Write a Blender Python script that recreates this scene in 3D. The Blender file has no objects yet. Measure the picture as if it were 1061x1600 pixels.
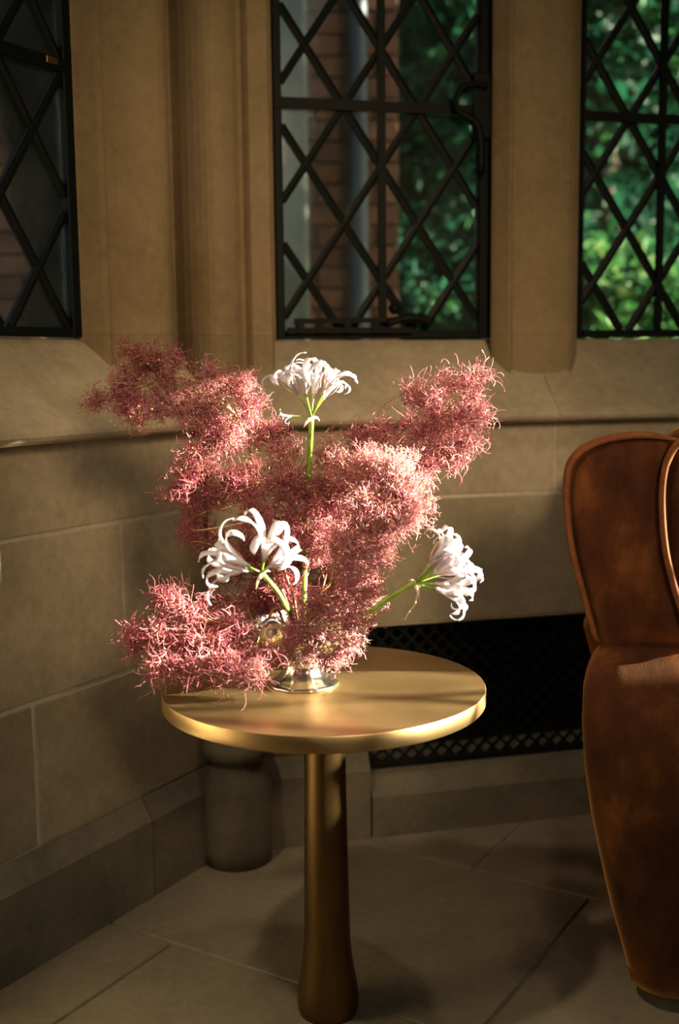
import bpy, bmesh, math, random
import numpy as np
from mathutils import Vector, Matrix

rng = np.random.default_rng(7)
random.seed(7)
S = bpy.context.scene
COL = S.collection

# ------------------------------------------------------------------ camera
FPX, PITCH, ROLL, CAMH = 1764.0, math.radians(7.33), math.radians(-0.63), 0.947
_fw = Vector((0, math.cos(PITCH), -math.sin(PITCH)))
_up0 = Vector((0, math.sin(PITCH), math.cos(PITCH)))
_rt = (math.cos(ROLL) * Vector((1, 0, 0)) + math.sin(ROLL) * _up0)
_up = (-math.sin(ROLL) * Vector((1, 0, 0)) + math.cos(ROLL) * _up0)
cam_d = bpy.data.cameras.new('camera')
cam = bpy.data.objects.new('camera', cam_d)
COL.objects.link(cam)
cam.matrix_world = Matrix(((_rt.x, _up.x, -_fw.x, 0), (_rt.y, _up.y, -_fw.y, 0),
                           (_rt.z, _up.z, -_fw.z, CAMH), (0, 0, 0, 1)))
cam_d.sensor_fit = 'VERTICAL'
cam_d.sensor_height = 36.0
cam_d.lens = FPX / 1600 * 36.0
cam_d.clip_start = 0.02
cam_d.clip_end = 200
cam_d.dof.use_dof = True
cam_d.dof.focus_distance = 1.62
cam_d.dof.aperture_fstop = 2.7
S.camera = cam

# ------------------------------------------------------------------ world, sun, lights, exposure
SUN_AZ, SUN_EL = math.radians(3), math.radians(17)     # from the right, along the back wall
world = bpy.data.worlds.new('world')
S.world = world
world.use_nodes = True
wn = world.node_tree
wn.nodes.clear()
wo = wn.nodes.new('ShaderNodeOutputWorld')
wb = wn.nodes.new('ShaderNodeBackground')
sky = wn.nodes.new('ShaderNodeTexSky')
sky.sky_type = 'NISHITA'
sky.sun_disc = False
sky.sun_elevation = SUN_EL
sky.sun_rotation = math.radians(93)
wn.links.new(sky.outputs[0], wb.inputs[0])
wn.links.new(wb.outputs[0], wo.inputs[0])
wb.inputs[1].default_value = 0.27

sun_d = bpy.data.lights.new('sun', 'SUN')
sun_d.energy = 82.0
sun_d.color = (1.0, 0.82, 0.60)
sun_d.angle = math.radians(0.6)
sun = bpy.data.objects.new('sun', sun_d)
COL.objects.link(sun)
_to_sun = Vector((math.cos(SUN_EL) * math.cos(SUN_AZ), -math.cos(SUN_EL) * math.sin(SUN_AZ), math.sin(SUN_EL)))
sun.rotation_euler = _to_sun.to_track_quat('Z', 'Y').to_euler()
sun.location = (6, -1, 4)


def area(name, loc, target, size, energy, color):
    d = bpy.data.lights.new(name, 'AREA')
    d.shape = 'SQUARE'
    d.size = size
    d.energy = energy
    d.color = color
    o = bpy.data.objects.new(name, d)
    COL.objects.link(o)
    o.location = loc
    o.rotation_euler = (Vector(loc) - Vector(target)).to_track_quat('Z', 'Y').to_euler()
    return o


def spot(name, loc, target, angle, blend, energy, color, radius):
    d = bpy.data.lights.new(name, 'SPOT')
    d.spot_size = math.radians(angle)
    d.spot_blend = blend
    d.energy = energy
    d.color = color
    d.shadow_soft_size = radius
    o = bpy.data.objects.new(name, d)
    COL.objects.link(o)
    o.location = loc
    o.rotation_euler = (Vector(loc) - Vector(target)).to_track_quat('Z', 'Y').to_euler()
    return o


area('room_fill', (1.0, -1.6, 2.3), (0.1, 2.0, 1.0), 1.6, 6, (0.78, 0.95, 0.92))  # unseen area light added as cool fill
spot('wall_fill_spot', (1.10, -1.5, 2.20), (0.0, 2.1, 1.02), 29, 1.0, 315, (1.0, 0.72, 0.40), 0.42)  # unseen spot added to light the bay walls with a soft falloff
spot('ceiling_spot_lamp', (-0.80, 0.55, 2.75), (0.42, 1.85, 0.0), 44, 1.0, 58, (1.0, 0.80, 0.55), 0.05)
spot('ceiling_spot_lamp', (0.55, 1.62, 2.85), (0.0, 1.6, 0.0), 56, 1.0, 16, (1.0, 0.80, 0.55), 0.05)

vs = S.view_settings
vs.view_transform = 'Standard'
vs.look = 'None'
vs.gamma = 1.0
vs.use_curve_mapping = False
vs.exposure = 0.25
S.cycles.max_bounces = 8
S.cycles.transparent_max_bounces = 24
S.cycles.caustics_reflective = False
S.cycles.caustics_refractive = False
S.cycles.sample_clamp_indirect = 4.0


# ------------------------------------------------------------------ helpers
def tag(o, label=None, cat=None, group=None, kind=None):
    if label: o['label'] = label
    if cat: o['category'] = cat
    if group: o['group'] = group
    if kind: o['kind'] = kind
    return o


def empty(name, loc=(0, 0, 0)):
    o = bpy.data.objects.new(name, None)
    o.empty_display_size = 0.02
    COL.objects.link(o)
    o.location = loc
    return o


def put(o, parent=None):
    COL.objects.link(o)
    if parent is not None:
        o.parent = parent
        o.matrix_parent_inverse = Matrix.Translation(parent_world(parent)).inverted()
    return o


def parent_world(p):
    v = Vector(p.location) if p.type == 'EMPTY' else Vector((0, 0, 0))
    return v


def mesh_obj(name, verts, faces, mat, parent=None, smooth=False):
    me = bpy.data.meshes.new(name)
    me.from_pydata([tuple(v) for v in verts], [], faces)
    me.update()
    if smooth:
        me.polygons.foreach_set('use_smooth', [True] * len(me.polygons))
    me.materials.append(mat)
    return put(bpy.data.objects.new(name, me), parent)


def bm_obj(name, bm, mat, parent=None, smooth=False):
    bmesh.ops.recalc_face_normals(bm, faces=bm.faces)
    me = bpy.data.meshes.new(name)
    bm.to_mesh(me)
    bm.free()
    if smooth:
        me.polygons.foreach_set('use_smooth', [True] * len(me.polygons))
    me.materials.append(mat)
    return put(bpy.data.objects.new(name, me), parent)


def px_at(x, y, Y):
    """point of the place at depth Y from where the photographer stood"""
    d = _fw * FPX + _rt * (x - 530.5) - _up * (y - 800)
    return Vector((0, 0, CAMH)) + d * (Y / d.y)


def box_bm(x0, x1, y0, y1, z0, z1, bev=0.0, seg=1, fn=None):
    bm = bmesh.new()
    bmesh.ops.create_cube(bm, size=1)
    for v in bm.verts:
        v.co = Vector((x0 if v.co.x < 0 else x1, y0 if v.co.y < 0 else y1, z0 if v.co.z < 0 else z1))
    if bev:
        bmesh.ops.bevel(bm, geom=bm.edges[:], offset=bev, segments=seg, affect='EDGES', profile=0.6)
    if fn:
        for v in bm.verts:
            v.co = fn(v.co)
    return bm


def prism_bm(poly, z0, z1):
    """vertical prism over a plan polygon"""
    bm = bmesh.new()
    a = [bm.verts.new((p[0], p[1], z0)) for p in poly]
    b = [bm.verts.new((p[0], p[1], z1)) for p in poly]
    n = len(poly)
    for i in range(n):
        bm.faces.new((a[i], a[(i + 1) % n], b[(i + 1) % n], b[i]))
    bm.faces.new(b)
    bm.faces.new(a[::-1])
    return bm


def tube_data(pts, rad, k=8, close=False):
    """tube along a polyline; rad scalar or list"""
    pts = [Vector(p) for p in pts]
    n = len(pts)
    if not hasattr(rad, '__len__'):
        rad = [rad] * n
    V, F = [], []
    prev = None
    for i, p in enumerate(pts):
        t = (pts[min(i + 1, n - 1)] - pts[max(i - 1, 0)])
        if t.length < 1e-9: t = Vector((0, 0, 1))
        t.normalize()
        if prev is None:
            a = t.orthogonal().normalized()
        else:
            a = (prev - t * prev.dot(t))
            a = a.normalized() if a.length > 1e-6 else t.orthogonal().normalized()
        prev = a
        b = t.cross(a)
        for j in range(k):
            q = 2 * math.pi * j / k
            V.append(p + (a * math.cos(q) + b * math.sin(q)) * rad[i])
    for i in range(n - 1):
        for j in range(k):
            F.append((i * k + j, i * k + (j + 1) % k, (i + 1) * k + (j + 1) % k, (i + 1) * k + j))
    F.append(tuple(range(k))[::-1])
    F.append(tuple((n - 1) * k + j for j in range(k)))
    return V, F


def tube(name, pts, rad, mat, parent=None, k=8):
    V, F = tube_data(pts, rad, k)
    return mesh_obj(name, V, F, mat, parent, True)


def spline(pts, n=24):
    """Catmull-Rom through points"""
    P = [Vector(p) for p in pts]
    P = [P[0] * 2 - P[1]] + P + [P[-1] * 2 - P[-2]]
    out = []
    segs = len(P) - 3
    per = max(2, n // segs)
    for i in range(segs):
        p0, p1, p2, p3 = P[i:i + 4]
        for j in range(per):
            t = j / per
            out.append(0.5 * ((2 * p1) + (p2 - p0) * t + (2 * p0 - 5 * p1 + 4 * p2 - p3) * t * t +
                              (3 * p1 - p0 - 3 * p2 + p3) * t ** 3))
    out.append(P[-2].copy())
    return out


def lathe(name, prof, mat, parent, centre, seg=64, lobes=0, amp=0.0):
    V, F = [], []
    m = len(prof)
    for i, (r, z) in enumerate(prof):
        for j in range(seg):
            q = 2 * math.pi * j / seg
            rr = r * (1 + amp * math.cos(lobes * q)) if lobes else r
            V.append((centre[0] + rr * math.cos(q), centre[1] + rr * math.sin(q), centre[2] + z))
    for i in range(m - 1):
        for j in range(seg):
            F.append((i * seg + j, i * seg + (j + 1) % seg, (i + 1) * seg + (j + 1) % seg, (i + 1) * seg + j))
    F.append(tuple(range(seg))[::-1])
    F.append(tuple((m - 1) * seg + j for j in range(seg)))
    return mesh_obj(name, V, F, mat, parent, True)


def add_merge(V, F, v2, f2):
    b = len(V)
    V.extend(v2)
    F.extend([tuple(i + b for i in f) for f in f2])


# ------------------------------------------------------------------ materials
def new_mat(name):
    m = bpy.data.materials.new(name)
    m.use_nodes = True
    nt = m.node_tree
    b = nt.nodes['Principled BSDF']
    return m, nt, b


def N(nt, t, **kw):
    n = nt.nodes.new(t)
    for k, v in kw.items():
        setattr(n, k, v)
    return n


def ramp(nt, stops):
    r = nt.nodes.new('ShaderNodeValToRGB')
    e = r.color_ramp.elements
    while len(e) < len(stops):
        e.new(0.5)
    for i, (p, c) in enumerate(stops):
        e[i].position = p
        e[i].color = (c[0], c[1], c[2], 1)
    return r


def pos_noise(nt, scale, detail=5, rough=0.6, stretch=None):
    g = N(nt, 'ShaderNodeNewGeometry')
    n = N(nt, 'ShaderNodeTexNoise')
    n.inputs['Scale'].default_value = scale
    n.inputs['Detail'].default_value = detail
    n.inputs['Roughness'].default_value = rough
    if stretch:
        mp = N(nt, 'ShaderNodeMapping')
        mp.inputs['Scale'].default_value = stretch
        nt.links.new(g.outputs['Position'], mp.inputs[0])
        nt.links.new(mp.outputs[0], n.inputs['Vector'])
    else:
        nt.links.new(g.outputs['Position'], n.inputs['Vector'])
    return n


def stone(name, c0, c1, c2, scale=4.0, bump=0.25, rnd=0.18, rough=0.85, spec=0.25):
    m, nt, b = new_mat(name)
    n1 = pos_noise(nt, scale, 6, 0.62)
    r = ramp(nt, [(0.28, c0), (0.52, c1), (0.78, c2)])
    nt.links.new(n1.outputs['Fac'], r.inputs[0])
    oi = N(nt, 'ShaderNodeObjectInfo')
    hv = N(nt, 'ShaderNodeHueSaturation')
    mr = N(nt, 'ShaderNodeMapRange')
    mr.inputs['To Min'].default_value = 1 - rnd
    mr.inputs['To Max'].default_value = 1 + rnd
    nt.links.new(oi.outputs['Random'], mr.inputs['Value'])
    nt.links.new(mr.outputs[0], hv.inputs['Value'])
    nt.links.new(r.outputs[0], hv.inputs['Color'])
    n2 = pos_noise(nt, 55, 4, 0.7)
    n3 = pos_noise(nt, 2.2, 4, 0.7)
    mx = N(nt, 'ShaderNodeMix', data_type='RGBA', blend_type='MULTIPLY')
    r2 = ramp(nt, [(0.3, (0.72, 0.72, 0.70)), (0.65, (1.08, 1.05, 1.02))])
    nt.links.new(n2.outputs['Fac'], r2.inputs[0])
    mx.inputs['Factor'].default_value = 0.6
    nt.links.new(hv.outputs[0], mx.inputs['A'])
    nt.links.new(r2.outputs[0], mx.inputs['B'])
    nt.links.new(mx.outputs['Result'], b.inputs['Base Color'])
    b.inputs['Roughness'].default_value = rough
    b.inputs['Specular IOR Level'].default_value = spec
    bp = N(nt, 'ShaderNodeBump')
    bp.inputs['Strength'].default_value = bump
    bp.inputs['Distance'].default_value = 0.004
    ad = N(nt, 'ShaderNodeMath', operation='ADD')
    nt.links.new(n2.outputs['Fac'], ad.inputs[0])
    nt.links.new(n3.outputs['Fac'], ad.inputs[1])
    nt.links.new(ad.outputs[0], bp.inputs['Height'])
    nt.links.new(bp.outputs[0], b.inputs['Normal'])
    return m


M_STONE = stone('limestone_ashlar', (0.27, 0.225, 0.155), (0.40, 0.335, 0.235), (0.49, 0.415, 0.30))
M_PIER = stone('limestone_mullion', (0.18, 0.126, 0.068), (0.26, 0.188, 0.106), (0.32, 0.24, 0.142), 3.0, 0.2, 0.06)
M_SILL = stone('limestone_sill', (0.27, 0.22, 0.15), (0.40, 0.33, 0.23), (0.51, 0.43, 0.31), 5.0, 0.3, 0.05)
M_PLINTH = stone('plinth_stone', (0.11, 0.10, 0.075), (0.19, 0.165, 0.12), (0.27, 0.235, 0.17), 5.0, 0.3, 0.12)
M_MORTAR = stone('mortar', (0.46, 0.41, 0.32), (0.56, 0.50, 0.40), (0.65, 0.58, 0.47), 9.0, 0.4, 0.0)
M_FLAG = stone('flagstone', (0.15, 0.125, 0.09), (0.24, 0.20, 0.145), (0.31, 0.26, 0.19), 3.5, 0.3, 0.10, 0.7, 0.3)
M_FLOORBED = stone('floor_joint', (0.22, 0.19, 0.15), (0.30, 0.26, 0.20), (0.36, 0.31, 0.24), 8.0, 0.3, 0.0)
M_PLASTER = stone('plaster', (0.42, 0.36, 0.27), (0.46, 0.40, 0.30), (0.50, 0.43, 0.33), 2.0, 0.1, 0.0)
M_BRICK = stone('brick', (0.09, 0.045, 0.036), (0.16, 0.075, 0.055), (0.24, 0.12, 0.085), 9.0, 0.4, 0.35)
M_BRICKMORTAR = stone('brick_mortar', (0.16, 0.14, 0.12), (0.22, 0.19, 0.16), (0.26, 0.23, 0.19), 9.0, 0.4, 0.0)
M_OUTSTONE = stone('weathered_stone', (0.06, 0.07, 0.07), (0.10, 0.115, 0.115), (0.14, 0.155, 0.15), 5.0, 0.3, 0.0)


def simple(name, col, rough=0.5, metal=0.0, spec=0.5, var=0.0, scale=30, bump=0.0):
    m, nt, b = new_mat(name)
    b.inputs['Roughness'].default_value = rough
    b.inputs['Metallic'].default_value = metal
    b.inputs['Specular IOR Level'].default_value = spec
    n = pos_noise(nt, scale, 4, 0.6)
    lo = [max(0, c * (1 - var)) for c in col]
    hi = [min(1, c * (1 + var)) for c in col]
    r = ramp(nt, [(0.3, lo), (0.7, hi)])
    nt.links.new(n.outputs['Fac'], r.inputs[0])
    nt.links.new(r.outputs[0], b.inputs['Base Color'])
    if bump:
        bp = N(nt, 'ShaderNodeBump')
        bp.inputs['Strength'].default_value = bump
        bp.inputs['Distance'].default_value = 0.002
        nt.links.new(n.outputs['Fac'], bp.inputs['Height'])
        nt.links.new(bp.outputs[0], b.inputs['Normal'])
    return m


M_LEAD = simple('lead_came', (0.0025, 0.004, 0.004), 0.5, 0.0, 0.14, 0.4, 60, 0.3)
M_IRON = simple('black_iron', (0.002, 0.0035, 0.0035), 0.55, 0.0, 0.12, 0.3, 40, 0.2)
M_GRILLE = simple('blackened_grille', (0.010, 0.011, 0.010), 0.55, 0.4, 0.3, 0.3, 40)
M_VOID = simple('recess_shade', (0.004, 0.004, 0.004), 0.9)  # near-black colour painted in for the shade behind the grille
M_SILVER = simple('polished_silver', (0.92, 0.90, 0.86), 0.19, 1.0, 0.5, 0.05, 50, 0.05)
M_STEM = simple('green_flower_stem', (0.20, 0.30, 0.035), 0.45, 0, 0.5, 0.35, 90)
M_TWIG = simple('smoke_bush_twig', (0.26, 0.12, 0.05), 0.6, 0, 0.4, 0.45, 120)
M_TWIGL = simple('pale_twig', (0.55, 0.42, 0.17), 0.55, 0, 0.4, 0.3, 120)
M_SEED = simple('seed_pale', (0.62, 0.50, 0.18), 0.5, 0, 0.4, 0.4, 200)
M_SEEDD = simple('seed_dark', (0.09, 0.03, 0.025), 0.5, 0, 0.4, 0.3, 200)
M_SPATHE = simple('papery_spathe', (0.75, 0.58, 0.42), 0.6, 0, 0.3, 0.2, 200)
M_BARK = simple('tree_bark', (0.07, 0.05, 0.035), 0.9, 0, 0.2, 0.4, 14, 0.5)
M_LAWN = simple('lawn', (0.06, 0.15, 0.03), 0.9, 0, 0.2, 0.5, 3)
M_PIPE = simple('painted_downpipe', (0.035, 0.055, 0.09), 0.5, 0, 0.4, 0.2, 8)
M_WOOD = simple('dark_chair_leg', (0.03, 0.015, 0.008), 0.35, 0, 0.5, 0.3, 40)

# glass: clear leaded quarries with faint surface dirt
M_GLASS = bpy.data.materials.new('leaded_glass')
M_GLASS.use_nodes = True
nt = M_GLASS.node_tree
nt.nodes.clear()
o_ = N(nt, 'ShaderNodeOutputMaterial')
tr = N(nt, 'ShaderNodeBsdfTransparent')
tr.inputs[0].default_value = (0.86, 0.92, 0.92, 1)
gl = N(nt, 'ShaderNodeBsdfGlossy')
gl.inputs['Roughness'].default_value = 0.08
gl.inputs['Color'].default_value = (0.6, 0.6, 0.6, 1)
df = N(nt, 'ShaderNodeBsdfDiffuse')
df.inputs['Color'].default_value = (0.45, 0.47, 0.44, 1)
fr = N(nt, 'ShaderNodeFresnel')
fr.inputs['IOR'].default_value = 1.45
m1 = N(nt, 'ShaderNodeMixShader')
nt.links.new(fr.outputs[0], m1.inputs[0])
nt.links.new(tr.outputs[0], m1.inputs[1])
nt.links.new(gl.outputs[0], m1.inputs[2])
nz = pos_noise(nt, 7, 5, 0.65)
mr = N(nt, 'ShaderNodeMapRange')
mr.inputs['From Min'].default_value = 0.35
mr.inputs['From Max'].default_value = 0.75
mr.inputs['To Min'].default_value = 0.004
mr.inputs['To Max'].default_value = 0.035
nt.links.new(nz.outputs['Fac'], mr.inputs['Value'])
m2 = N(nt, 'ShaderNodeMixShader')
nt.links.new(mr.outputs[0], m2.inputs[0])
nt.links.new(m1.outputs[0], m2.inputs[1])
nt.links.new(df.outputs[0], m2.inputs[2])
bpn = N(nt, 'ShaderNodeBump')
bpn.inputs['Strength'].default_value = 0.15
bpn.inputs['Distance'].default_value = 0.003
nt.links.new(nz.outputs['Fac'], bpn.inputs['Height'])
nt.links.new(bpn.outputs[0], gl.inputs['Normal'])
nt.links.new(m2.outputs[0], o_.inputs[0])

# brass
M_BRASS, nt, b = new_mat('brushed_brass')
b.inputs['Metallic'].default_value = 1.0
n1 = pos_noise(nt, 7, 3, 0.5, (0.5, 1.4, 1))
r = ramp(nt, [(0.3, (0.44, 0.285, 0.13)), (0.7, (0.55, 0.375, 0.185))])
nt.links.new(n1.outputs['Fac'], r.inputs[0])
nt.links.new(r.outputs[0], b.inputs['Base Color'])
r2 = ramp(nt, [(0.3, (0.355,) * 3), (0.7, (0.43,) * 3)])
n2 = pos_noise(nt, 8, 2, 0.5)
nt.links.new(n2.outputs['Fac'], r2.inputs[0])
nt.links.new(r2.outputs[0], b.inputs['Roughness'])
n3 = pos_noise(nt, 320, 3, 0.6)
bp = N(nt, 'ShaderNodeBump')
bp.inputs['Strength'].default_value = 0.12
bp.inputs['Distance'].default_value = 0.0006
nt.links.new(n3.outputs['Fac'], bp.inputs['Height'])
nt.links.new(bp.outputs[0], b.inputs['Normal'])

M_BRONZE, nt, b = new_mat('bronze_stem')
b.inputs['Metallic'].default_value = 1.0
n1 = pos_noise(nt, 9, 5, 0.6, (4, 4, 0.6))
r = ramp(nt, [(0.3, (0.13, 0.075, 0.028)), (0.7, (0.20, 0.12, 0.048))])
nt.links.new(n1.outputs['Fac'], r.inputs[0])
nt.links.new(r.outputs[0], b.inputs['Base Color'])
b.inputs['Roughness'].default_value = 0.42

# velvet
M_VELVET, nt, b = new_mat('rust_velvet')
n1 = pos_noise(nt, 7, 5, 0.65, (1, 1, 0.6))
r = ramp(nt, [(0.34, (0.016, 0.004, 0.002)), (0.5, (0.066, 0.020, 0.006)), (0.68, (0.20, 0.072, 0.018))])
nt.links.new(n1.outputs['Fac'], r.inputs[0])
nt.links.new(r.outputs[0], b.inputs['Base Color'])
b.inputs['Roughness'].default_value = 0.85
b.inputs['Specular IOR Level'].default_value = 0.15
b.inputs['Sheen Weight'].default_value = 0.85
b.inputs['Sheen Roughness'].default_value = 0.32
b.inputs['Sheen Tint'].default_value = (1.0, 0.48, 0.13, 1)
n2 = pos_noise(nt, 400, 2, 0.5)
bp = N(nt, 'ShaderNodeBump')
bp.inputs['Strength'].default_value = 0.2
bp.inputs['Distance'].default_value = 0.001
nt.links.new(n2.outputs['Fac'], bp.inputs['Height'])
nt.links.new(bp.outputs[0], b.inputs['Normal'])
M_PIPING = simple('velvet_piping', (0.16, 0.055, 0.015), 0.75, 0, 0.25, 0.25, 60)


def leafy(name, stops, attr, trans, rough=0.5):
    """principled + translucent, coloured by a per-strand attribute"""
    m = bpy.data.materials.new(name)
    m.use_nodes = True
    nt = m.node_tree
    b = nt.nodes['Principled BSDF']
    out = nt.nodes['Material Output']
    a = N(nt, 'ShaderNodeAttribute')
    a.attribute_name = attr
    r = ramp(nt, stops)
    nt.links.new(a.outputs['Fac'], r.inputs[0])
    nt.links.new(r.outputs[0], b.inputs['Base Color'])
    b.inputs['Roughness'].default_value = rough
    b.inputs['Specular IOR Level'].default_value = 0.12
    t = N(nt, 'ShaderNodeBsdfTranslucent')
    nt.links.new(r.outputs[0], t.inputs[0])
    mx = N(nt, 'ShaderNodeMixShader')
    mx.inputs[0].default_value = trans
    nt.links.new(b.outputs[0], mx.inputs[1])
    nt.links.new(t.outputs[0], mx.inputs[2])
    nt.links.new(mx.outputs[0], out.inputs[0])
    return m


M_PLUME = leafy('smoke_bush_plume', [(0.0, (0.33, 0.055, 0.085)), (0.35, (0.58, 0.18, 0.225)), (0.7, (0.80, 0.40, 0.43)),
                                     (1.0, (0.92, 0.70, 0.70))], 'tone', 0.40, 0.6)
M_LEAF = leafy('garden_leaf', [(0.0, (0.003, 0.015, 0.011)), (0.5, (0.008, 0.048, 0.024)), (0.85, (0.034, 0.115, 0.028)),
                               (1.0, (0.11, 0.17, 0.05))], 'tone', 0.35, 0.5)

M_PETAL, nt, b = new_mat('white_petal')
b.inputs['Base Color'].default_value = (0.88, 0.84, 0.84, 1)
b.inputs['Roughness'].default_value = 0.45
t = N(nt, 'ShaderNodeBsdfTranslucent')
n1 = pos_noise(nt, 60, 3, 0.5)
r = ramp(nt, [(0.35, (0.93, 0.87, 0.92)), (0.65, (0.95, 0.93, 0.97))])
nt.links.new(n1.outputs['Fac'], r.inputs[0])
nt.links.new(r.outputs[0], b.inputs['Base Color'])
nt.links.new(r.outputs[0], t.inputs[0])
mx = N(nt, 'ShaderNodeMixShader')
mx.inputs[0].default_value = 0.45
nt.links.new(b.outputs[0], mx.inputs[1])
nt.links.new(t.outputs[0], mx.inputs[2])
nt.links.new(mx.outputs[0], nt.nodes['Material Output'].inputs[0])
M_STAMEN = simple('pink_stamen', (0.80, 0.45, 0.36), 0.5, 0, 0.3, 0.2, 200)

# ------------------------------------------------------------------ the bay: two stone walls meeting at 135 degrees
AZB = math.radians(76.4)
AZL = AZB - math.pi / 4
CORNER = Vector((-0.238, 2.110, 0))


class Frame:
    def __init__(s, o, az):
        s.o = o
        s.d = Vector((math.sin(az), math.cos(az), 0))
        s.n = Vector((s.d.y, -s.d.x, 0))

    def __call__(s, u, n, z):
        return s.o + s.d * u + s.n * n + Vector((0, 0, z))

    def map(s, v):          # local (u, n, z) -> world
        return s(v.x, v.y, v.z)

    def xy(s, u, n):
        p = s(u, n, 0)
        return (p.x, p.y)


FB = Frame(CORNER, AZB)
FL = Frame(CORNER, AZL)
TAN = math.tan(math.radians(22.5))
PANEL = -0.025


def block(fr, parent, u0, u1, z0, z1, face, depth=0.07, mat=M_STONE, name='stone_block', gap=0.0034):
    f = face + random.uniform(-0.0012, 0.0012)
    bm = box_bm(u0 + gap, u1 - gap, f - depth, f, z0 + gap, z1 - gap, 0.0025, 2, fr.map)
    return bm_obj(name, bm, mat, parent)


# floor of flagstones laid along the left wall
floor = bm_obj('floor', box_bm(-3.2, 3.4, -2.8, 3.4, -0.09, -0.004), M_FLOORBED)
tag(floor, 'stone flagged floor of the bay, grey brown and worn', 'floor', kind='structure')
g1 = Vector((FL.d.y, -FL.d.x, 0))
g2 = FL.d.copy()
rows = [(-0.145, 0.357, 0.20), (0.357, 0.859, -0.55), (0.859, 1.363, -1.165), (1.363, 1.865, -0.62), (1.865, 2.367, -0.853), (2.367, 2.869, -0.5)]
for v0, v1, uj in rows:
    for k in range(-3, 4):
        u0 = uj + 0.78 * k
        u1 = u0 + 0.78
        mid = g1 * ((u0 + u1) / 2) + g2 * ((v0 + v1) / 2)
        if abs(mid.x) > 2.2 or mid.y < -0.4 or mid.y > 2.75: continue
        zt = random.uniform(-0.0008, 0.0008)
        bm = box_bm(u0 + 0.0025, u1 - 0.0025, v0 + 0.0025, v1 - 0.0025, -0.04, zt, 0.0025, 1,
                    lambda c: g1 * c.x + g2 * c.y + Vector((0, 0, c.z)))
        bm_obj('flagstone', bm, M_FLAG, floor)

# left wall: mortar core, then plinth and courses of ashlar
LEND = -2.6
wall_left = bm_obj('wall_left', box_bm(LEND, 0.02, -0.34, PANEL - 0.0024, 0, 0.842, fn=FL.map), M_MORTAR)
tag(wall_left, 'left wall of the bay, ashlar limestone below the window sill', 'wall', kind='structure')
BEND = 1.36
wall_back = bm_obj('wall_back', box_bm(-0.02, 0.305, -0.34, PANEL - 0.0024, 0, 0.842, fn=FB.map), M_MORTAR)
tag(wall_back, 'back wall of the bay with a dark heating grille set into it', 'wall', kind='structure')
for nm, a in (('mortar_core', (0.305, BEND, -0.34, PANEL - 0.0024, 0.43, 0.842)), ('mortar_core', (0.305, BEND, -0.34, PANEL - 0.0024, 0.0, 0.120)),
              ('mortar_core', (1.22, BEND, -0.34, PANEL - 0.0024, 0.12, 0.43))):
    bm_obj(nm, box_bm(*a, fn=FB.map), M_MORTAR, wall_back)
bm_obj('duct_back', box_bm(0.305, 1.22, -0.20, -0.19, 0.12, 0.43, fn=FB.map), M_VOID, wall_back)


def plinth(fr, parent, u0, u1, ztop, j0, j1):
    """plinth stone with chamfered top edge; mitre j adds at each end"""
    prof = [(-0.10, 0.0), (0.0, 0.0), (0.0, ztop - 0.038), (PANEL + 0.003, ztop), (-0.10, ztop)]
    V = [fr(u0 + j0 * n + 0.002, n, z) for n, z in prof] + [fr(u1 + j1 * n - 0.002, n, z) for n, z in prof]
    k = len(prof)
    F = [(i, (i + 1) % k, k + (i + 1) % k, k + i) for i in range(k)] + [tuple(range(k))[::-1], tuple(range(k, 2 * k))]
    mesh_obj('plinth_stone', V, F, M_PLINTH, parent)


edges = [0.0, -0.199, -0.93, -1.6, LEND]
for a, c in zip(edges[1:], edges[:-1]):
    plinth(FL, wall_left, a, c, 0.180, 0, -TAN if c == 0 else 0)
for z0, z1, js in ((0.18, 0.42, [0.0, -0.445, -1.06, -1.70, LEND]), (0.42, 0.687, [0.0, -0.225, -0.84, -1.45, -2.05, LEND]),
                   (0.687, 0.842, [0.0, -0.62, -1.25, -1.9, LEND])):
    for a, c in zip(js[1:], js[:-1]):
        block(FL, wall_left, a, c, z0, z1, PANEL)
for a, c in zip([0.0, 0.305, 0.93], [0.305, 0.93, BEND]):
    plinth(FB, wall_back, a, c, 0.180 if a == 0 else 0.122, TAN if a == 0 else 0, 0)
block(FB, wall_back, 0.0, 0.305, 0.18, 0.43, PANEL)
block(FB, wall_back, 0.0, 0.235, 0.43, 0.687, PANEL)
block(FB, wall_back, 0.235, 0.90, 0.43, 0.687, PANEL)
block(FB, wall_back, 0.90, BEND, 0.43, 0.687, PANEL)
block(FB, wall_back, 1.22, BEND, 0.122, 0.43, PANEL)
block(FB, wall_back, 0.0, 0.20, 0.687, 0.842, PANEL)
block(FB, wall_back, 0.20, 0.706, 0.687, 0.842, PANEL)
block(FB, wall_back, 0.706, BEND, 0.687, 0.842, PANEL)

# heating grille: a diagonal metal lattice in a recess
grille = empty('heating_grille', FB(0.76, -0.06, 0.275))
tag(grille, 'black diamond lattice heating grille in the back wall below the sill', 'grille')
gu0, gu1, gz0, gz1 = 0.307, 1.218, 0.124, 0.428


def clip_seg(p, d, x0, x1, y0, y1):
    t0, t1 = -1e9, 1e9
    for q, dd, lo, hi in ((p[0], d[0], x0, x1), (p[1], d[1], y0, y1)):
        if abs(dd) < 1e-9:
            if q < lo or q > hi: return None
            continue
        a, c = (lo - q) / dd, (hi - q) / dd
        if a > c: a, c = c, a
        t0, t1 = max(t0, a), min(t1, c)
    return (t0, t1) if t1 - t0 > 0.006 else None


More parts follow.
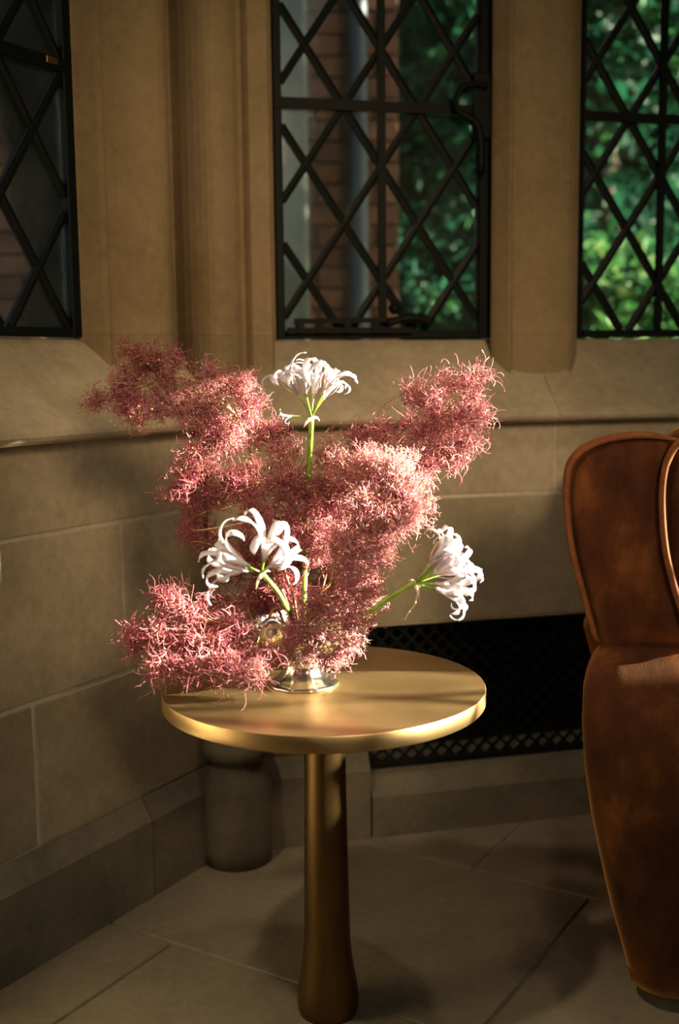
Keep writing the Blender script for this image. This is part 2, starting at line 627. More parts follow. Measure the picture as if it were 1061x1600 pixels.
def flat_bar(fr, p0, p1, n0, n1, w, name, mat, parent, ridge=0.0):
    """bar of width w from p0 to p1 in the wall plane, between depths n0 and n1"""
    a, c = Vector((p0[0], 0, p0[1])), Vector((p1[0], 0, p1[1]))
    t = (c - a).normalized()
    s = Vector((-t.z, 0, t.x)) * (w / 2)
    prof = [(-1, n0), (1, n0), (1, n1), (0, n1 + ridge), (-1, n1)] if ridge else [(-1, n0), (1, n0), (1, n1), (-1, n1)]
    k = len(prof)
    V = []
    for e in (a, c):
        for q, n in prof:
            v = e + s * q
            V.append(fr(v.x, n, v.z))
    F = [(i, (i + 1) % k, k + (i + 1) % k, k + i) for i in range(k)] + [tuple(range(k))[::-1], tuple(range(k, 2 * k))]
    return mesh_obj(name, V, F, mat, parent)


pitch = 0.0325
for sgn in (1, -1):
    k0 = -40
    for k in range(-14, 50):
        p = (gu0 + k * pitch, gz0 if sgn > 0 else gz1)
        d = (1, 1.0 * sgn)
        tt = clip_seg(p, d, gu0, gu1, gz0, gz1)
        if tt:
            flat_bar(FB, (p[0] + d[0] * tt[0], p[1] + d[1] * tt[0]), (p[0] + d[0] * tt[1], p[1] + d[1] * tt[1]),
                     -0.066 if sgn > 0 else -0.063, -0.062 if sgn > 0 else -0.059, 0.0065, 'lattice_bar', M_GRILLE, grille)
for a in ((gu0, gu1, gz0, gz0 + 0.012), (gu0, gu1, gz1 - 0.012, gz1), (gu0, gu0 + 0.012, gz0, gz1), (gu1 - 0.012, gu1, gz0, gz1)):
    bm_obj('grille_frame', box_bm(a[0], a[1], -0.070, -0.055, a[2], a[3], 0.001, 1, FB.map), M_GRILLE, grille)


# sloping sills with rounded nosing, mitred at the corner
def sill(name, fr, us, label):
    prof = [(-0.34, 0.84), (-0.34, 1.000), (-0.15, 1.000), (-0.14, 1.000), (-0.085, 0.948), (-0.03, 0.894), (-0.004, 0.872), (0.010, 0.862), (0.019, 0.852),
            (0.0215, 0.8455), (0.019, 0.839), (0.011, 0.8345), (0.0, 0.833), (-0.010, 0.8345), (-0.016, 0.839), (-0.034, 0.840)]
    k = len(prof)
    root = None
    for (u0, m0), (u1, m1) in zip(us[:-1], us[1:]):
        V = [fr(u0 + m0 * n + (0 if m0 else 0.0006), n, z) for n, z in prof] + [fr(u1 + m1 * n - (0 if m1 else 0.0006), n, z) for n, z in prof]
        F = [(i, (i + 1) % k, k + (i + 1) % k, k + i) for i in range(k)] + [tuple(range(k))[::-1], tuple(range(k, 2 * k))]
        if root is None:
            root = mesh_obj(name, V, F, M_SILL)
            tag(root, label, 'sill', kind='structure')
        else:
            mesh_obj('sill_stone', V, F, M_SILL, root)
    return root


sill('trim_1', FL, [(-0.72, 0), (0.0, -TAN)], 'sloping stone window sill on the left wall')
sill('trim_3', FL, [(LEND, 0), (-1.5, 0), (-0.72, 0)], 'stone window sill nearest the viewer on the left wall')
sill('trim_2', FB, [(0.0, TAN), (0.695, 0), (BEND, 0)], 'sloping stone window sill on the back wall')

# piers and mullions between the windows
ZW0, ZW1, ZC = 1.003, 2.05, 3.0
GL = -0.14


def roll(u0, n0, u1, n1, bulge, k=9, power=1.0):
    out = []
    for i in range(k + 1):
        t = i / k
        out.append((u0 + (u1 - u0) * t, n0 + (n1 - n0) * t + bulge * math.sin(math.pi * t) ** power))
    return out


Lp = [(-0.195, -0.215), (-0.195, GL + 0.004), (-0.186, GL + 0.006), (-0.172, -0.098), (-0.166, -0.088), (-0.160, -0.092)] + roll(-0.158, -0.100, -0.010, -0.084, 0.060, 12, 0.8)
Bp = roll(-0.033, -0.082, 0.072, -0.072, 0.044, 10, 0.8) + [(0.0745, -0.078), (0.083, -0.082), (0.089, -0.072), (0.094, -0.066), (0.132, -0.074), (0.140, -0.086), (0.147, GL + 0.006), (0.152, GL + 0.004), (0.152, -0.215)]
groove = [FL.xy(0.012, -0.112), FB.xy(-0.046, -0.114)]
poly = [FL.xy(*p) for p in Lp] + groove + [FB.xy(*p) for p in Bp] + [FB.xy(0.0, -0.34), FL.xy(0.0, -0.34)]


def pier(name, poly, label, joint=1.008):
    """pier stone with a bed joint just above the sill"""
    o = bm_obj(name, prism_bm(poly, joint + 0.0002, ZC), M_PIER)
    tag(o, label, 'pier', kind='structure')
    bm_obj('stool_stone', prism_bm(poly, 0.85, joint - 0.0002), M_PIER, o)
    return o


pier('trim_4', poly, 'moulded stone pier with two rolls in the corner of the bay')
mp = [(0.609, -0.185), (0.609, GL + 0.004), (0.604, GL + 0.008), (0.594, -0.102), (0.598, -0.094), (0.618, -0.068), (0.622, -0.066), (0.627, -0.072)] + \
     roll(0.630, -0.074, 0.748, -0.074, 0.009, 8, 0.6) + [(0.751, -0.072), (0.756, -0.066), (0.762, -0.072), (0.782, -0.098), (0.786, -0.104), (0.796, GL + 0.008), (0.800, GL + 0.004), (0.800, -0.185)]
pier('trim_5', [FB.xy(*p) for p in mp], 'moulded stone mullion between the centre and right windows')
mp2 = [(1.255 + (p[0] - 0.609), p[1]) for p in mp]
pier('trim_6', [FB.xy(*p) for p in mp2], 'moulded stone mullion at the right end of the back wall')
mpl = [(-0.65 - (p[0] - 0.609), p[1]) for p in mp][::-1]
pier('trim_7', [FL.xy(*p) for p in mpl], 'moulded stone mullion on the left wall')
# wall over the windows, out of the frame above
for nm, fr, a, c in (('wall_over_left', FL, LEND, 0.03), ('wall_over_back', FB, -0.03, BEND)):
    o = bm_obj(nm, box_bm(a, c, -0.32, -0.11, ZW1, ZC, fn=fr.map), M_PLASTER)
    tag(o, 'plain wall over the windows of the ' + ('left' if fr is FL else 'back') + ' wall', 'wall', kind='structure')
o = bm_obj('wall_left_solid', box_bm(LEND, -0.84, -0.32, -0.11, 0.99, ZW1, fn=FL.map), M_PLASTER)
tag(o, 'solid stone part of the left wall beside the viewer', 'wall', kind='structure')


# leaded windows
def clip_poly(poly, x0, x1, y0, y1):
    def cl(P, f, inter):
        out = []
        for i in range(len(P)):
            a, c = P[i], P[(i + 1) % len(P)]
            if f(a): out.append(a)
            if f(a) != f(c): out.append(inter(a, c))
        return out

    def ix(v):
        return lambda a, c: (v, a[1] + (c[1] - a[1]) * (v - a[0]) / (c[0] - a[0]))

    def iy(v):
        return lambda a, c: (a[0] + (c[0] - a[0]) * (v - a[1]) / (c[1] - a[1]), v)

    for f, g in ((lambda p: p[0] >= x0, ix(x0)), (lambda p: p[0] <= x1, ix(x1)), (lambda p: p[1] >= y0, iy(y0)), (lambda p: p[1] <= y1, iy(y1))):
        poly = cl(poly, f, g)
        if len(poly) < 3: return []
    return poly


def window(name, fr, u0, u1, nodeu, hw, label, vbars=(), fl=0.018, frt=0.018, z0=ZW0, z1=ZW1, gl=GL, hz=1.457, zn=1.344, hh=0.113):
    root = empty(name, fr((u0 + u1) / 2, gl, z0))
    tag(root, label, 'window', kind='structure')
    # iron frame
    for a in ((u0, u0 + fl, z0, z1), (u1 - frt, u1, z0, z1), (u0 + fl, u1 - frt, z0, z0 + 0.016), (u0 + fl, u1 - frt, z1 - 0.02, z1)):
        bm_obj('frame', box_bm(a[0], a[1], gl - 0.012, gl + 0.014, a[2], a[3], 0.002, 1, fr.map), M_IRON, root)
    x0, x1, y0, y1 = u0 + fl, u1 - frt, z0 + 0.016, z1 - 0.02
    # panes
    for i in range(-8, 9):
        for j in range(-4, 9):
            # diamond centred between nodes: top/bottom/left/right vertices are nodes
            if (i + j) % 2 == 0: continue
            cu, cz = nodeu + i * hw, zn + j * hh
            P = [(cu - hw, cz), (cu, cz - hh), (cu + hw, cz), (cu, cz + hh)]
            P = clip_poly(P, x0, x1, y0, y1)
            if len(P) < 3: continue
            tilt = random.uniform(-0.01, 0.01)
            k = len(P)
            V = [fr(p[0], gl - 0.0015 + tilt * (p[0] - cu), p[1]) for p in P] + [fr(p[0], gl + 0.0015 + tilt * (p[0] - cu), p[1]) for p in P]
            F = [tuple(range(k))[::-1], tuple(range(k, 2 * k))] + [(q, (q + 1) % k, k + (q + 1) % k, k + q) for q in range(k)]
            mesh_obj('pane', V, F, M_GLASS, root)
    # lead cames
    for s in (1, -1):
        for k in range(-26, 27, 2):
            p = (nodeu + k * hw, zn)
            d = (hw, s * hh)
            tt = clip_seg(p, d, x0, x1, y0, y1)
            if tt:
                flat_bar(fr, (p[0] + d[0] * tt[0], p[1] + d[1] * tt[0]), (p[0] + d[0] * tt[1], p[1] + d[1] * tt[1]), gl - 0.004,
                         gl + 0.0045 + (0.0006 if s > 0 else 0), 0.0155, 'lead_came', M_LEAD, root, 0.0022)
    # saddle bars
    if hz:
        flat_bar(fr, (u0 + 0.004, hz), (u1 - 0.004, hz), gl + 0.006, gl + 0.016, 0.020, 'saddle_bar', M_IRON, root)
    for vb in vbars:
        flat_bar(fr, (vb, y0), (vb, y1), gl + 0.005, gl + 0.012, 0.016, 'saddle_bar', M_IRON, root)
    return root


w1 = window('window_1', FL, -0.65, -0.195, -0.284, 0.0765, 'leaded diamond window at the left with brick seen outside', (), 0.02, 0.022)
w2 = window('window_2', FB, 0.152, 0.609, 0.218, 0.0768, 'centre leaded diamond casement window above the flowers', (0.371,), 0.017, 0.033)
w3 = window('window_3', FB, 0.800, 1.255, 0.838, 0.0755, 'leaded diamond window at the right over the armchair, trees outside', (0.988,), 0.010, 0.02)

# casement stay and fastener on the centre window
st = empty('casement_stay', FB(0.3, GL, 1.02))
st.parent = w2
st.matrix_parent_inverse = Matrix.Translation(Vector(w2.location)).inverted()


def put_under(o, e):
    o.parent = e
    o.matrix_parent_inverse = e.matrix_world.inverted() if False else Matrix.Translation(Vector(e.location)).inverted()


flat_bar(FB, (0.185, 1.037), (0.40, 1.040), GL + 0.020, GL + 0.030, 0.010, 'stay_bar', M_IRON, None).parent = w2
bpy.data.objects.remove(st)
for ob in [o for o in COL.objects if o.name.startswith('stay_bar')]:
    ob.matrix_parent_inverse = Matrix.Translation(Vector(w2.location)).inverted()
flat_bar(FB, (0.172, 1.019), (0.43, 1.019), GL + 0.014, GL + 0.028, 0.012, 'stay_rail', M_IRON, w2)
for uu in (0.196, 0.236, 0.292, 0.352):
    flat_bar(FB, (uu, 1.014), (uu, 1.043), GL + 0.016, GL + 0.032, 0.014, 'stay_pin', M_IRON, w2)
kp = [FB(u, GL + 0.028, z) for u, z in ((0.375, 1.032), (0.40, 1.040), (0.43, 1.043), (0.455, 1.040), (0.468, 1.030))]
tube('stay_handle', spline(kp, 16), [0.008] * 6 + [0.011] * 5 + [0.010] * 6, M_IRON, w2, 10)
bm = bmesh.new()
bmesh.ops.create_uvsphere(bm, u_segments=12, v_segments=8, radius=0.012)
for v in bm.verts: v.co = FB(0.390 + v.co.x, GL + 0.03 + v.co.y, 1.062 + v.co.z)
bm_obj('stay_knob', bm, M_IRON, w2, True)
kp = [FB(u, GL + 0.030, z) for u, z in ((0.585, 1.500), (0.560, 1.505), (0.533, 1.497), (0.520, 1.475), (0.522, 1.452), (0.545, 1.440), (0.565, 1.425), (0.572, 1.39), (0.573, 1.33))]
tube('fastener_handle', spline(kp, 30), [0.006] * 14 + [0.009] * 19, M_IRON, w2, 10)
bm_obj('fastener_plate', box_bm(0.560, 0.600, GL + 0.012, GL + 0.026, 1.40, 1.53, 0.003, 2, FB.map), M_IRON, w2)
bm_obj('wedge_clip', box_bm(-0.262, -0.236, GL + 0.014, GL + 0.022, 1.452, 1.464, 0.001, 1, FL.map), M_BRONZE, w1)

# ------------------------------------------------------------------ rest of the room, out of the frame
pe = FB(BEND, -0.12, 0)
FR3 = Frame(FB(BEND, -0.11, 0), AZB + math.pi / 4)
o = bm_obj('wall_bay_right', box_bm(-0.05, 1.32, -0.2, 0.0, 0, ZC, fn=FR3.map), M_PLASTER)
tag(o, 'wall of the bay to the right beyond the armchair', 'wall', kind='structure')
RX = 2.42
rs = empty('wall_right', (RX, 0, 0))
tag(rs, 'right wall of the room with the window the sun comes through', 'wall', kind='structure')
WY0, WY1, WZ0, WZ1 = 0.90, 1.550, 1.035, 1.76  # opening bounds set to trim the sun beam to table, bouquet and chair
for a in ((RX, RX + 0.15, WY1, 2.35, 0, ZC), (RX, RX + 0.15, -2.7, WY0, 0, ZC), (RX, RX + 0.15, WY0, WY1, 0, WZ0), (RX, RX + 0.15, WY0, WY1, WZ1, ZC)):
    bm_obj('wall_panel', box_bm(*a), M_PLASTER, rs)
FRW = Frame(Vector((RX + 0.05, WY1, 0)), math.pi)
w4 = window('window_4', FRW, 0.0, WY1 - WY0, 0.10, 0.0765, 'unseen leaded window in the right wall, its opening sized to shape the sun beam', (), 0.02, 0.02, WZ0, WZ1, 0.0, None, 1.344)
pot = lathe('sun_block_pot', [(0.0, 0.0), (0.027, 0.0), (0.031, 0.004), (0.038, 0.098), (0.042, 0.100), (0.043, 0.122), (0.039, 0.124), (0.035, 0.122), (0.030, 0.050), (0.01, 0.045)], M_BRICK, None, (RX + 0.108, 1.440, WZ0), 28)  # unseen pot added to keep the sun off the table pedestal
tag(pot, 'unseen clay pot added on the right window ledge to block sun from the table pedestal', 'pot')
o = bm_obj('wall_front', box_bm(-1.8, RX, -2.8, -2.7, 0, ZC), M_PLASTER)
tag(o, 'wall of the room behind the viewer', 'wall', kind='structure')
pl = FL(LEND, -0.1, 0)
o = bm_obj('wall_left_side', box_bm(pl.x - 0.15, pl.x, -2.8, pl.y + 0.1, 0, ZC), M_PLASTER)
tag(o, 'side wall of the room left of the viewer', 'wall', kind='structure')
o = bm_obj('ceiling', box_bm(-2.2, RX + 0.2, -2.8, 3.1, ZC, ZC + 0.1), M_PLASTER)
tag(o, 'plain plaster ceiling of the room', 'ceiling', kind='structure')

# corner colonnette with its moulded base
cc = empty('corner_colonnette', (-0.205, 2.098, 0))
tag(cc, 'stone colonnette with round moulded base in the corner, half hidden behind the table', 'column')
lathe('base_drum', [(0.066, 0), (0.067, 0.03), (0.067, 0.148), (0.065, 0.156), (0.057, 0.176), (0.051, 0.194), (0.049, 0.204)], M_PLINTH, cc, cc.location, 40)
lathe('base_torus', [(0.046, 0.203), (0.056, 0.206), (0.062, 0.214), (0.0635, 0.224), (0.060, 0.235), (0.052, 0.243), (0.044, 0.246)], M_PLINTH, cc, cc.location, 40)
lathe('shaft', [(0.042, 0.243), (0.041, 0.40), (0.041, 0.838)], M_STONE, cc, cc.location, 40)

# ------------------------------------------------------------------ round brass side table
TX, TY, TZ, TR = -0.025, 1.57, 0.497, 0.230
tb = empty('side_table', (TX, TY, 0))
tag(tb, 'round brass pedestal side table carrying the vase of flowers', 'table')
th = 0.024
lathe('table_top', [(0.02, TZ - th), (TR - 0.004, TZ - th), (TR - 0.0015, TZ - th + 0.001), (TR, TZ - th + 0.003), (TR, TZ - 0.0016), (TR - 0.0006, TZ - 0.0004), (TR - 0.002, TZ), (TR - 0.10, TZ), (0.01, TZ)],
      M_BRASS, tb, (TX, TY, 0), 128)
stp = [(0.0295, TZ - th), (0.0297, 0.42), (0.0303, 0.34), (0.0318, 0.24), (0.0335, 0.15), (0.0345, 0.11), (0.0365, 0.085), (0.0405, 0.060), (0.0440, 0.038), (0.0455, 0.022), (0.0450, 0.008), (0.0430, 0.0)]
lathe('pedestal', stp, M_BRONZE, tb, (TX, TY, 0), 64)
for o in tb.children:
    if o.name.startswith('table_top'):
        for p in o.data.polygons: p.use_smooth = True
        md = o.modifiers.new('edge', 'EDGE_SPLIT')
        md.split_angle = math.radians(40)

# ------------------------------------------------------------------ silver footed vase
VX, VY = -0.055, 1.575
vz = TZ
vase = empty('silver_vase', (VX, VY, vz))
tag(vase, 'small polished silver footed bowl holding the flowers on the brass table', 'vase')
lathe('foot', [(0.0, 0.0), (0.050, 0.0), (0.0512, 0.0015), (0.050, 0.004), (0.044, 0.0065), (0.036, 0.011), (0.030, 0.018), (0.027, 0.026), (0.0262, 0.032), (0.028, 0.036), (0.0262, 0.040)], M_SILVER, vase, (VX, VY, vz), 72, 10, 0.018)
lathe('bowl', [(0.022, 0.038), (0.034, 0.043), (0.050, 0.052), (0.062, 0.064), (0.068, 0.078), (0.068, 0.090), (0.071, 0.098), (0.075, 0.102), (0.0755, 0.1035), (0.073, 0.1035),
               (0.067, 0.098), (0.064, 0.088), (0.060, 0.070), (0.046, 0.056), (0.01, 0.050)], M_SILVER, vase, (VX, VY, vz), 72, 10, 0.03)
hp = [Vector((VX, VY, vz)) + Vector(p) for p in ((-0.062, -0.030, 0.066), (-0.082, -0.040, 0.058), (-0.094, -0.046, 0.072), (-0.090, -0.044, 0.092), (-0.076, -0.038, 0.099), (-0.064, -0.032, 0.098))]
tube('scroll_handle', spline(hp, 30), [0.0035 + 0.0025 * math.sin(math.pi * i / 30) for i in range(31)], M_SILVER, vase, 10)
hp2 = [Vector((VX, VY, vz)) + Vector(p) for p in ((-0.046, -0.052, 0.080), (-0.050, -0.058, 0.094), (-0.040, -0.058, 0.104), (-0.028, -0.060, 0.100), (-0.020, -0.062, 0.092))]
tube('rim_scroll', spline(hp2, 24), 0.0075, M_SILVER, vase, 10)
bm = bmesh.new()
bmesh.ops.create_uvsphere(bm, u_segments=20, v_segments=12, radius=0.0075)
for v in bm.verts: v.co += hp2[1] + Vector((-0.010, -0.004, 0.004))
bm_obj('ball_finial', bm, M_SILVER, vase, True)
MOUTH = Vector((VX, VY, vz + 0.095))

# ------------------------------------------------------------------ rust velvet wing chair
CO = Vector((0.360, 1.660, 0))
CA = math.radians(13)
ce1 = Vector((math.cos(CA), -math.sin(CA), 0))
ce2 = Vector((math.sin(CA), math.cos(CA), 0))
chair = empty('wing_chair', CO)
tag(chair, 'rust brown velvet wing armchair with piped edges at the right', 'chair')


def cw(s, t, z):            # chair coordinates: s forward, t to its far side, z up
    return CO + ce1 * s + ce2 * t + Vector((0, 0, z))


def chair_px(x, y, t):
    """(s, z) on the chair's side plane at offset t for a sight line"""
    d = _fw * FPX + _rt * (x - 530.5) - _up * (y - 800)
    o = Vector((0, 0, CAMH))
    k = ((CO + ce2 * t) - o).dot(ce2) / d.dot(ce2)
    p = o + d * k
    return ((p - CO).dot(ce1), p.z)


def loft(name, levels, mat, parent, k=7, sub=1):
    """levels: (z, s0, s1, t0, t1, r) rounded rectangles"""
    V, F = [], []
    m = 4 * k
    for (z, s0, s1, t0, t1, r) in levels:
        r = min(r, (s1 - s0) / 2 - 1e-4, (t1 - t0) / 2 - 1e-4)
        cs = [(s1 - r, t1 - r, 0), (s0 + r, t1 - r, 90), (s0 + r, t0 + r, 180), (s1 - r, t0 + r, 270)]
        for cx, cy, a0 in cs:
            for i in range(k):
                q = math.radians(a0 + 90 * i / (k - 1))
                V.append(cw(cx + r * math.cos(q), cy + r * math.sin(q), z))
    for i in range(len(levels) - 1):
        for j in range(m):
            F.append((i * m + j, i * m + (j + 1) % m, (i + 1) * m + (j + 1) % m, (i + 1) * m + j))
    F.append(tuple(range(m))[::-1])
    F.append(tuple((len(levels) - 1) * m + j for j in range(m)))
    return mesh_obj(name, V, F, mat, parent, True)


def slab(name, outline, t0, t1, mat, parent, r=0.02, crown=0.0):
    """padded panel: an outline in the side plane, rounded over its edge"""
    cx = sum(p[0] for p in outline) / len(outline)
    cz = sum(p[1] for p in outline) / len(outline)
    rings = []
    steps = [(0.0, 1.0), (0.12, 0.62), (0.35, 0.30), (0.65, 0.10), (1.0, 0.0)]

    hw_ = (max(p[0] for p in outline) - min(p[0] for p in outline)) / 2
    hz_ = (max(p[1] for p in outline) - min(p[1] for p in outline)) / 2

    def inset(d):
        return [(cx + (p[0] - cx) * (1 - d / hw_), cz + (p[1] - cz) * (1 - d / hz_)) for p in outline]

    rings = [(inset(r * f), t0 + r * (1 - f) * (1 - f) * 0.9) for f in (1.0, 0.7, 0.4, 0.15, 0.0)] + \
            [(inset(r * f), t1 - r * (1 - f) * (1 - f) * 0.9) for f in (0.0, 0.15, 0.4, 0.7, 1.0)]
    n = len(outline)
    V, F = [], []
    inn = [((p[0] - cx) * 0.45 + cx, (p[1] - cz) * 0.45 + cz) for p in rings[0][0]]
    rings = [(inn, t0 - crown)] + rings + [(inn, t1 + crown)]
    for P, t in rings:
        V += [cw(p[0], t, p[1]) for p in P]
    for i in range(len(rings) - 1):
        for j in range(n):
            F.append((i * n + j, i * n + (j + 1) % n, (i + 1) * n + (j + 1) % n, (i + 1) * n + j))
    F.append(tuple(range(n))[::-1])
    F.append(tuple((len(rings) - 1) * n + j for j in range(n)))
    return mesh_obj(name, V, F, mat, parent, True)


def dense(P, n=60):
    V = spline([Vector((p[0], 0, p[1])) for p in P], n)
    return [(v.x, v.z) for v in V]


# near wing: outer panel between the back edge and the front seam
back_edge = [chair_px(x, y, 0) for x, y in ((950, 1045), (936, 1003), (916, 930), (899, 862), (891, 800), (891, 752), (899, 722), (922, 700), (960, 686), (1005, 681))]
front_edge = [chair_px(x, y, 0) for x, y in ((1046, 684), (1052, 705), (1042, 735), (1039, 790), (1041, 850), (1050, 905), (1066, 960), (1085, 1045))]
wing_out = dense(back_edge, 40) + dense(front_edge, 30)
slab('wing', wing_out, 0.0, 0.075, M_VELVET, chair, 0.016, 0.004)
# padded front roll of the near wing
rl = [chair_px(x, y, 0) for x, y in ((1120, 696), (1085, 706), (1076, 740), (1074, 800), (1080, 870), (1094, 940), (1110, 1050))]
tube('wing_roll', [cw(s, 0.036, z) for s, z in dense(rl, 36)], [0.030 + 0.014 * min(1, i / 8) for i in range(37)], M_VELVET, chair, 20)
pe1 = [cw(s - 0.0035, 0.000, z) for s, z in dense(back_edge[1:] + [chair_px(1040, 684, 0), chair_px(1075, 690, 0)], 44)]
tube('piping', pe1, [0.0046] * 32 + [max(0.002, 0.0046 - 0.0003 * i) for i in range(len(pe1) - 32)], M_PIPING, chair, 8)
pe1 = [cw(s - 0.008, 0.066, z - 0.002) for s, z in dense(back_edge[1:] + [chair_px(1040, 684, 0), chair_px(1085, 694, 0)], 44)]
tube('piping', pe1, 0.0046, M_PIPING, chair, 8)
fs = [chair_px(x, y, -0.008) for x, y in ((1110, 672), (1080, 680), (1058, 694), (1043, 720), (1036, 760), (1036, 810), (1041, 860), (1051, 905), (1066, 955), (1085, 1010))]
tube('piping', [cw(s, -0.010, z) for s, z in dense(fs, 40)], 0.0056, M_PIPING, chair, 8)

# near arm and side: a bulging shell that tapers to the floor
edge = [(1004, 0.97), (1012, 0.93), (1030, 0.88), (1060, 0.82), (1100, 0.78), (1150, 0.76), (1220, 0.77), (1300, 0.80), (1380, 0.84), (1460, 0.88), (1540, 0.93), (1610, 1.0)]
ax = [(1003, 950), (1008, 937), (1020, 926), (1045, 917), (1080, 911), (1130, 909), (1200, 913), (1270, 923), (1340, 937), (1420, 955), (1500, 977), (1575, 1001), (1640, 1024)]
lev = []
for y, x in ax:
    # how far the shell swells towards the viewer at this height
    f = (y - 1003) / 640
    t_out = -0.012 - 0.095 * math.sin(min(1, f / 0.22) * math.pi / 2) ** 1.1 + 0.02 * max(0, f - 0.35)
    rr = 0.055
    s, z = chair_px(x, y, t_out + rr * 0.75)
    lev.append((z, s, s + 0.62 - 0.10 * f, t_out, 0.055 + 0.01 * math.sin(f * 3), rr))
lev = [(z, s, e, a, c, r) for (z, s, e, a, c, r) in lev if z > 0.035]
lev.sort()
z0_, s0_, e0_, a0_, c0_, r0_ = lev[0]
lev = [(0.030, s0_ + 0.008, e0_, a0_ + 0.006, c0_, r0_)] + lev
zt_, st_, et_, at_, ct_, rt_ = lev[-1]
lev.append((zt_ + 0.004, st_ + 0.03, et_ - 0.02, at_ + 0.03, ct_ - 0.03, 0.03))
loft('arm', lev, M_VELVET, chair)
# far arm and wing, back, seat, base
W_ = 0.46
loft('arm', [(0.03, 0.12, 0.66, W_ + 0.02, W_ + 0.13, 0.04), (0.30, 0.04, 0.68, W_, W_ + 0.15, 0.05), (0.44, 0.0, 0.70, W_ - 0.01, W_ + 0.15, 0.05), (0.50, 0.02, 0.70, W_, W_ + 0.12, 0.05), (0.515, 0.04, 0.68, W_ + 0.03, W_ + 0.09, 0.03)], M_VELVET, chair)
slab('wing', [(p[0] + 0.01, p[1] - 0.055) for p in wing_out], W_ + 0.0, W_ + 0.07, M_VELVET, chair, 0.016, 0.004)
loft('backrest', [(0.10, 0.10, 0.24, 0.04, W_ + 0.03, 0.03), (0.40, 0.045, 0.20, 0.04, W_ + 0.03, 0.04), (0.60, 0.02, 0.17, 0.04, W_ + 0.03, 0.04), (0.70, 0.006, 0.15, 0.05, W_ + 0.02, 0.04), (0.745, 0.015, 0.13, 0.06, W_ + 0.01, 0.04), (0.765, 0.035, 0.10, 0.09, W_ - 0.02, 0.02)], M_VELVET, chair)
loft('seat_base', [(0.09, 0.12, 0.64, 0.03, W_ + 0.02, 0.03), (0.26, 0.10, 0.68, 0.03, W_ + 0.02, 0.03)], M_VELVET, chair)
loft('seat_cushion', [(0.262, 0.18, 0.68, 0.06, W_ - 0.01, 0.04), (0.28, 0.16, 0.70, 0.052, W_ - 0.003, 0.05), (0.36, 0.16, 0.70, 0.052, W_ - 0.003, 0.05), (0.39, 0.18, 0.67, 0.07, W_ - 0.02, 0.05)], M_VELVET, chair)
for s, t in ((0.18, 0.02), (0.60, 0.0), (0.18, W_ + 0.04), (0.60, W_ + 0.04)):
    p = cw(s, t, 0)
    lathe('leg', [(0.014, 0.0), (0.018, 0.02), (0.022, 0.10)], M_WOOD, chair, p, 14)


# ------------------------------------------------------------------ smoke bush branches
def strands(name, P, D, C, L, R, tone, mat, parent, seg=5, kind='stuff'):
    """thin tapering three-sided strands; arrays of start, direction, bend, length, radius, tone"""
    n = len(P)
    t = np.linspace(0, 1, seg + 1)
    Cn = unit(C - D * np.sum(C * D, 1, keepdims=True))
    kp_ = rng.uniform(0.6, 3.4, n)[:, None]
    pts = P[:, None, :] + L[:, None, None] * (D[:, None, :] * (np.sin(kp_ * t[None, :]) / kp_)[:, :, None] + Cn[:, None, :] * ((1 - np.cos(kp_ * t[None, :])) / kp_)[:, :, None])
    a = np.cross(D, rng.normal(size=D.shape))
    a /= np.linalg.norm(a, axis=1, keepdims=True) + 1e-9
    b_ = np.cross(D, a)
    wv = np.sin(t[None, :] * rng.uniform(3.5, 7.5, n)[:, None] + rng.uniform(0, 6.28, n)[:, None]) * (L * 0.075)[:, None]
    pts = pts + wv[:, :, None] * a[:, None, :]
    rad = R[:, None] * (1 - 0.35 * t)[None, :]
    ang = np.array([0, 2 * np.pi / 3, 4 * np.pi / 3])
    off = a[:, None, :] * np.cos(ang)[None, :, None] + b_[:, None, :] * np.sin(ang)[None, :, None]
    V = pts[:, :, None, :] + rad[:, :, None, None] * off[:, None, :, :]
    V = V.reshape(-1, 3)
    k = 3
    i, s, j = np.meshgrid(np.arange(n), np.arange(seg), np.arange(k), indexing='ij')
    base = i * (seg + 1) * k
    q = np.stack([base + s * k + j, base + s * k + (j + 1) % k, base + (s + 1) * k + (j + 1) % k, base + (s + 1) * k + j], -1).reshape(-1, 4)
    me = bpy.data.meshes.new(name)
    me.vertices.add(len(V))
    me.vertices.foreach_set('co', V.astype(np.float32).ravel())
    me.loops.add(q.size)
    me.loops.foreach_set('vertex_index', q.astype(np.int32).ravel())
    me.polygons.add(len(q))
    me.polygons.foreach_set('loop_start', np.arange(0, q.size, 4, dtype=np.int32))
    me.polygons.foreach_set('loop_total', np.full(len(q), 4, dtype=np.int32))
    me.update(calc_edges=True)
    at = me.attributes.new('tone', 'FLOAT', 'POINT')
    at.data.foreach_set('value', np.repeat(tone, (seg + 1) * k).astype(np.float32))
    me.materials.append(mat)
    o = put(bpy.data.objects.new(name, me), parent)
    if kind: o['kind'] = kind
    return o


def unit(v):
    return v / (np.linalg.norm(v, axis=1, keepdims=True) + 1e-9)


def sphere_pts(n):
    d = unit(rng.normal(size=(n, 3)))
    return d * (rng.random(n) ** (1 / 2.4))[:, None]


ICO_V, ICO_F = None, None
bm = bmesh.new()
bmesh.ops.create_icosphere(bm, subdivisions=1, radius=1)
ICO_V = [v.co.copy() for v in bm.verts]
ICO_F = [tuple(v.index for v in f.verts) for f in bm.faces]
bm.free()


def beads(name, pts, rad, mat, parent):
    V, F = [], []
    for p, r in zip(pts, rad):
        sx = random.uniform(0.8, 1.5)
        add_merge(V, F, [Vector((v.x * r, v.y * r, v.z * r * sx)) + Vector(p) for v in ICO_V], ICO_F)
    o = mesh_obj(name, V, F, mat, parent, True)
    o['kind'] = 'stuff'
    return o


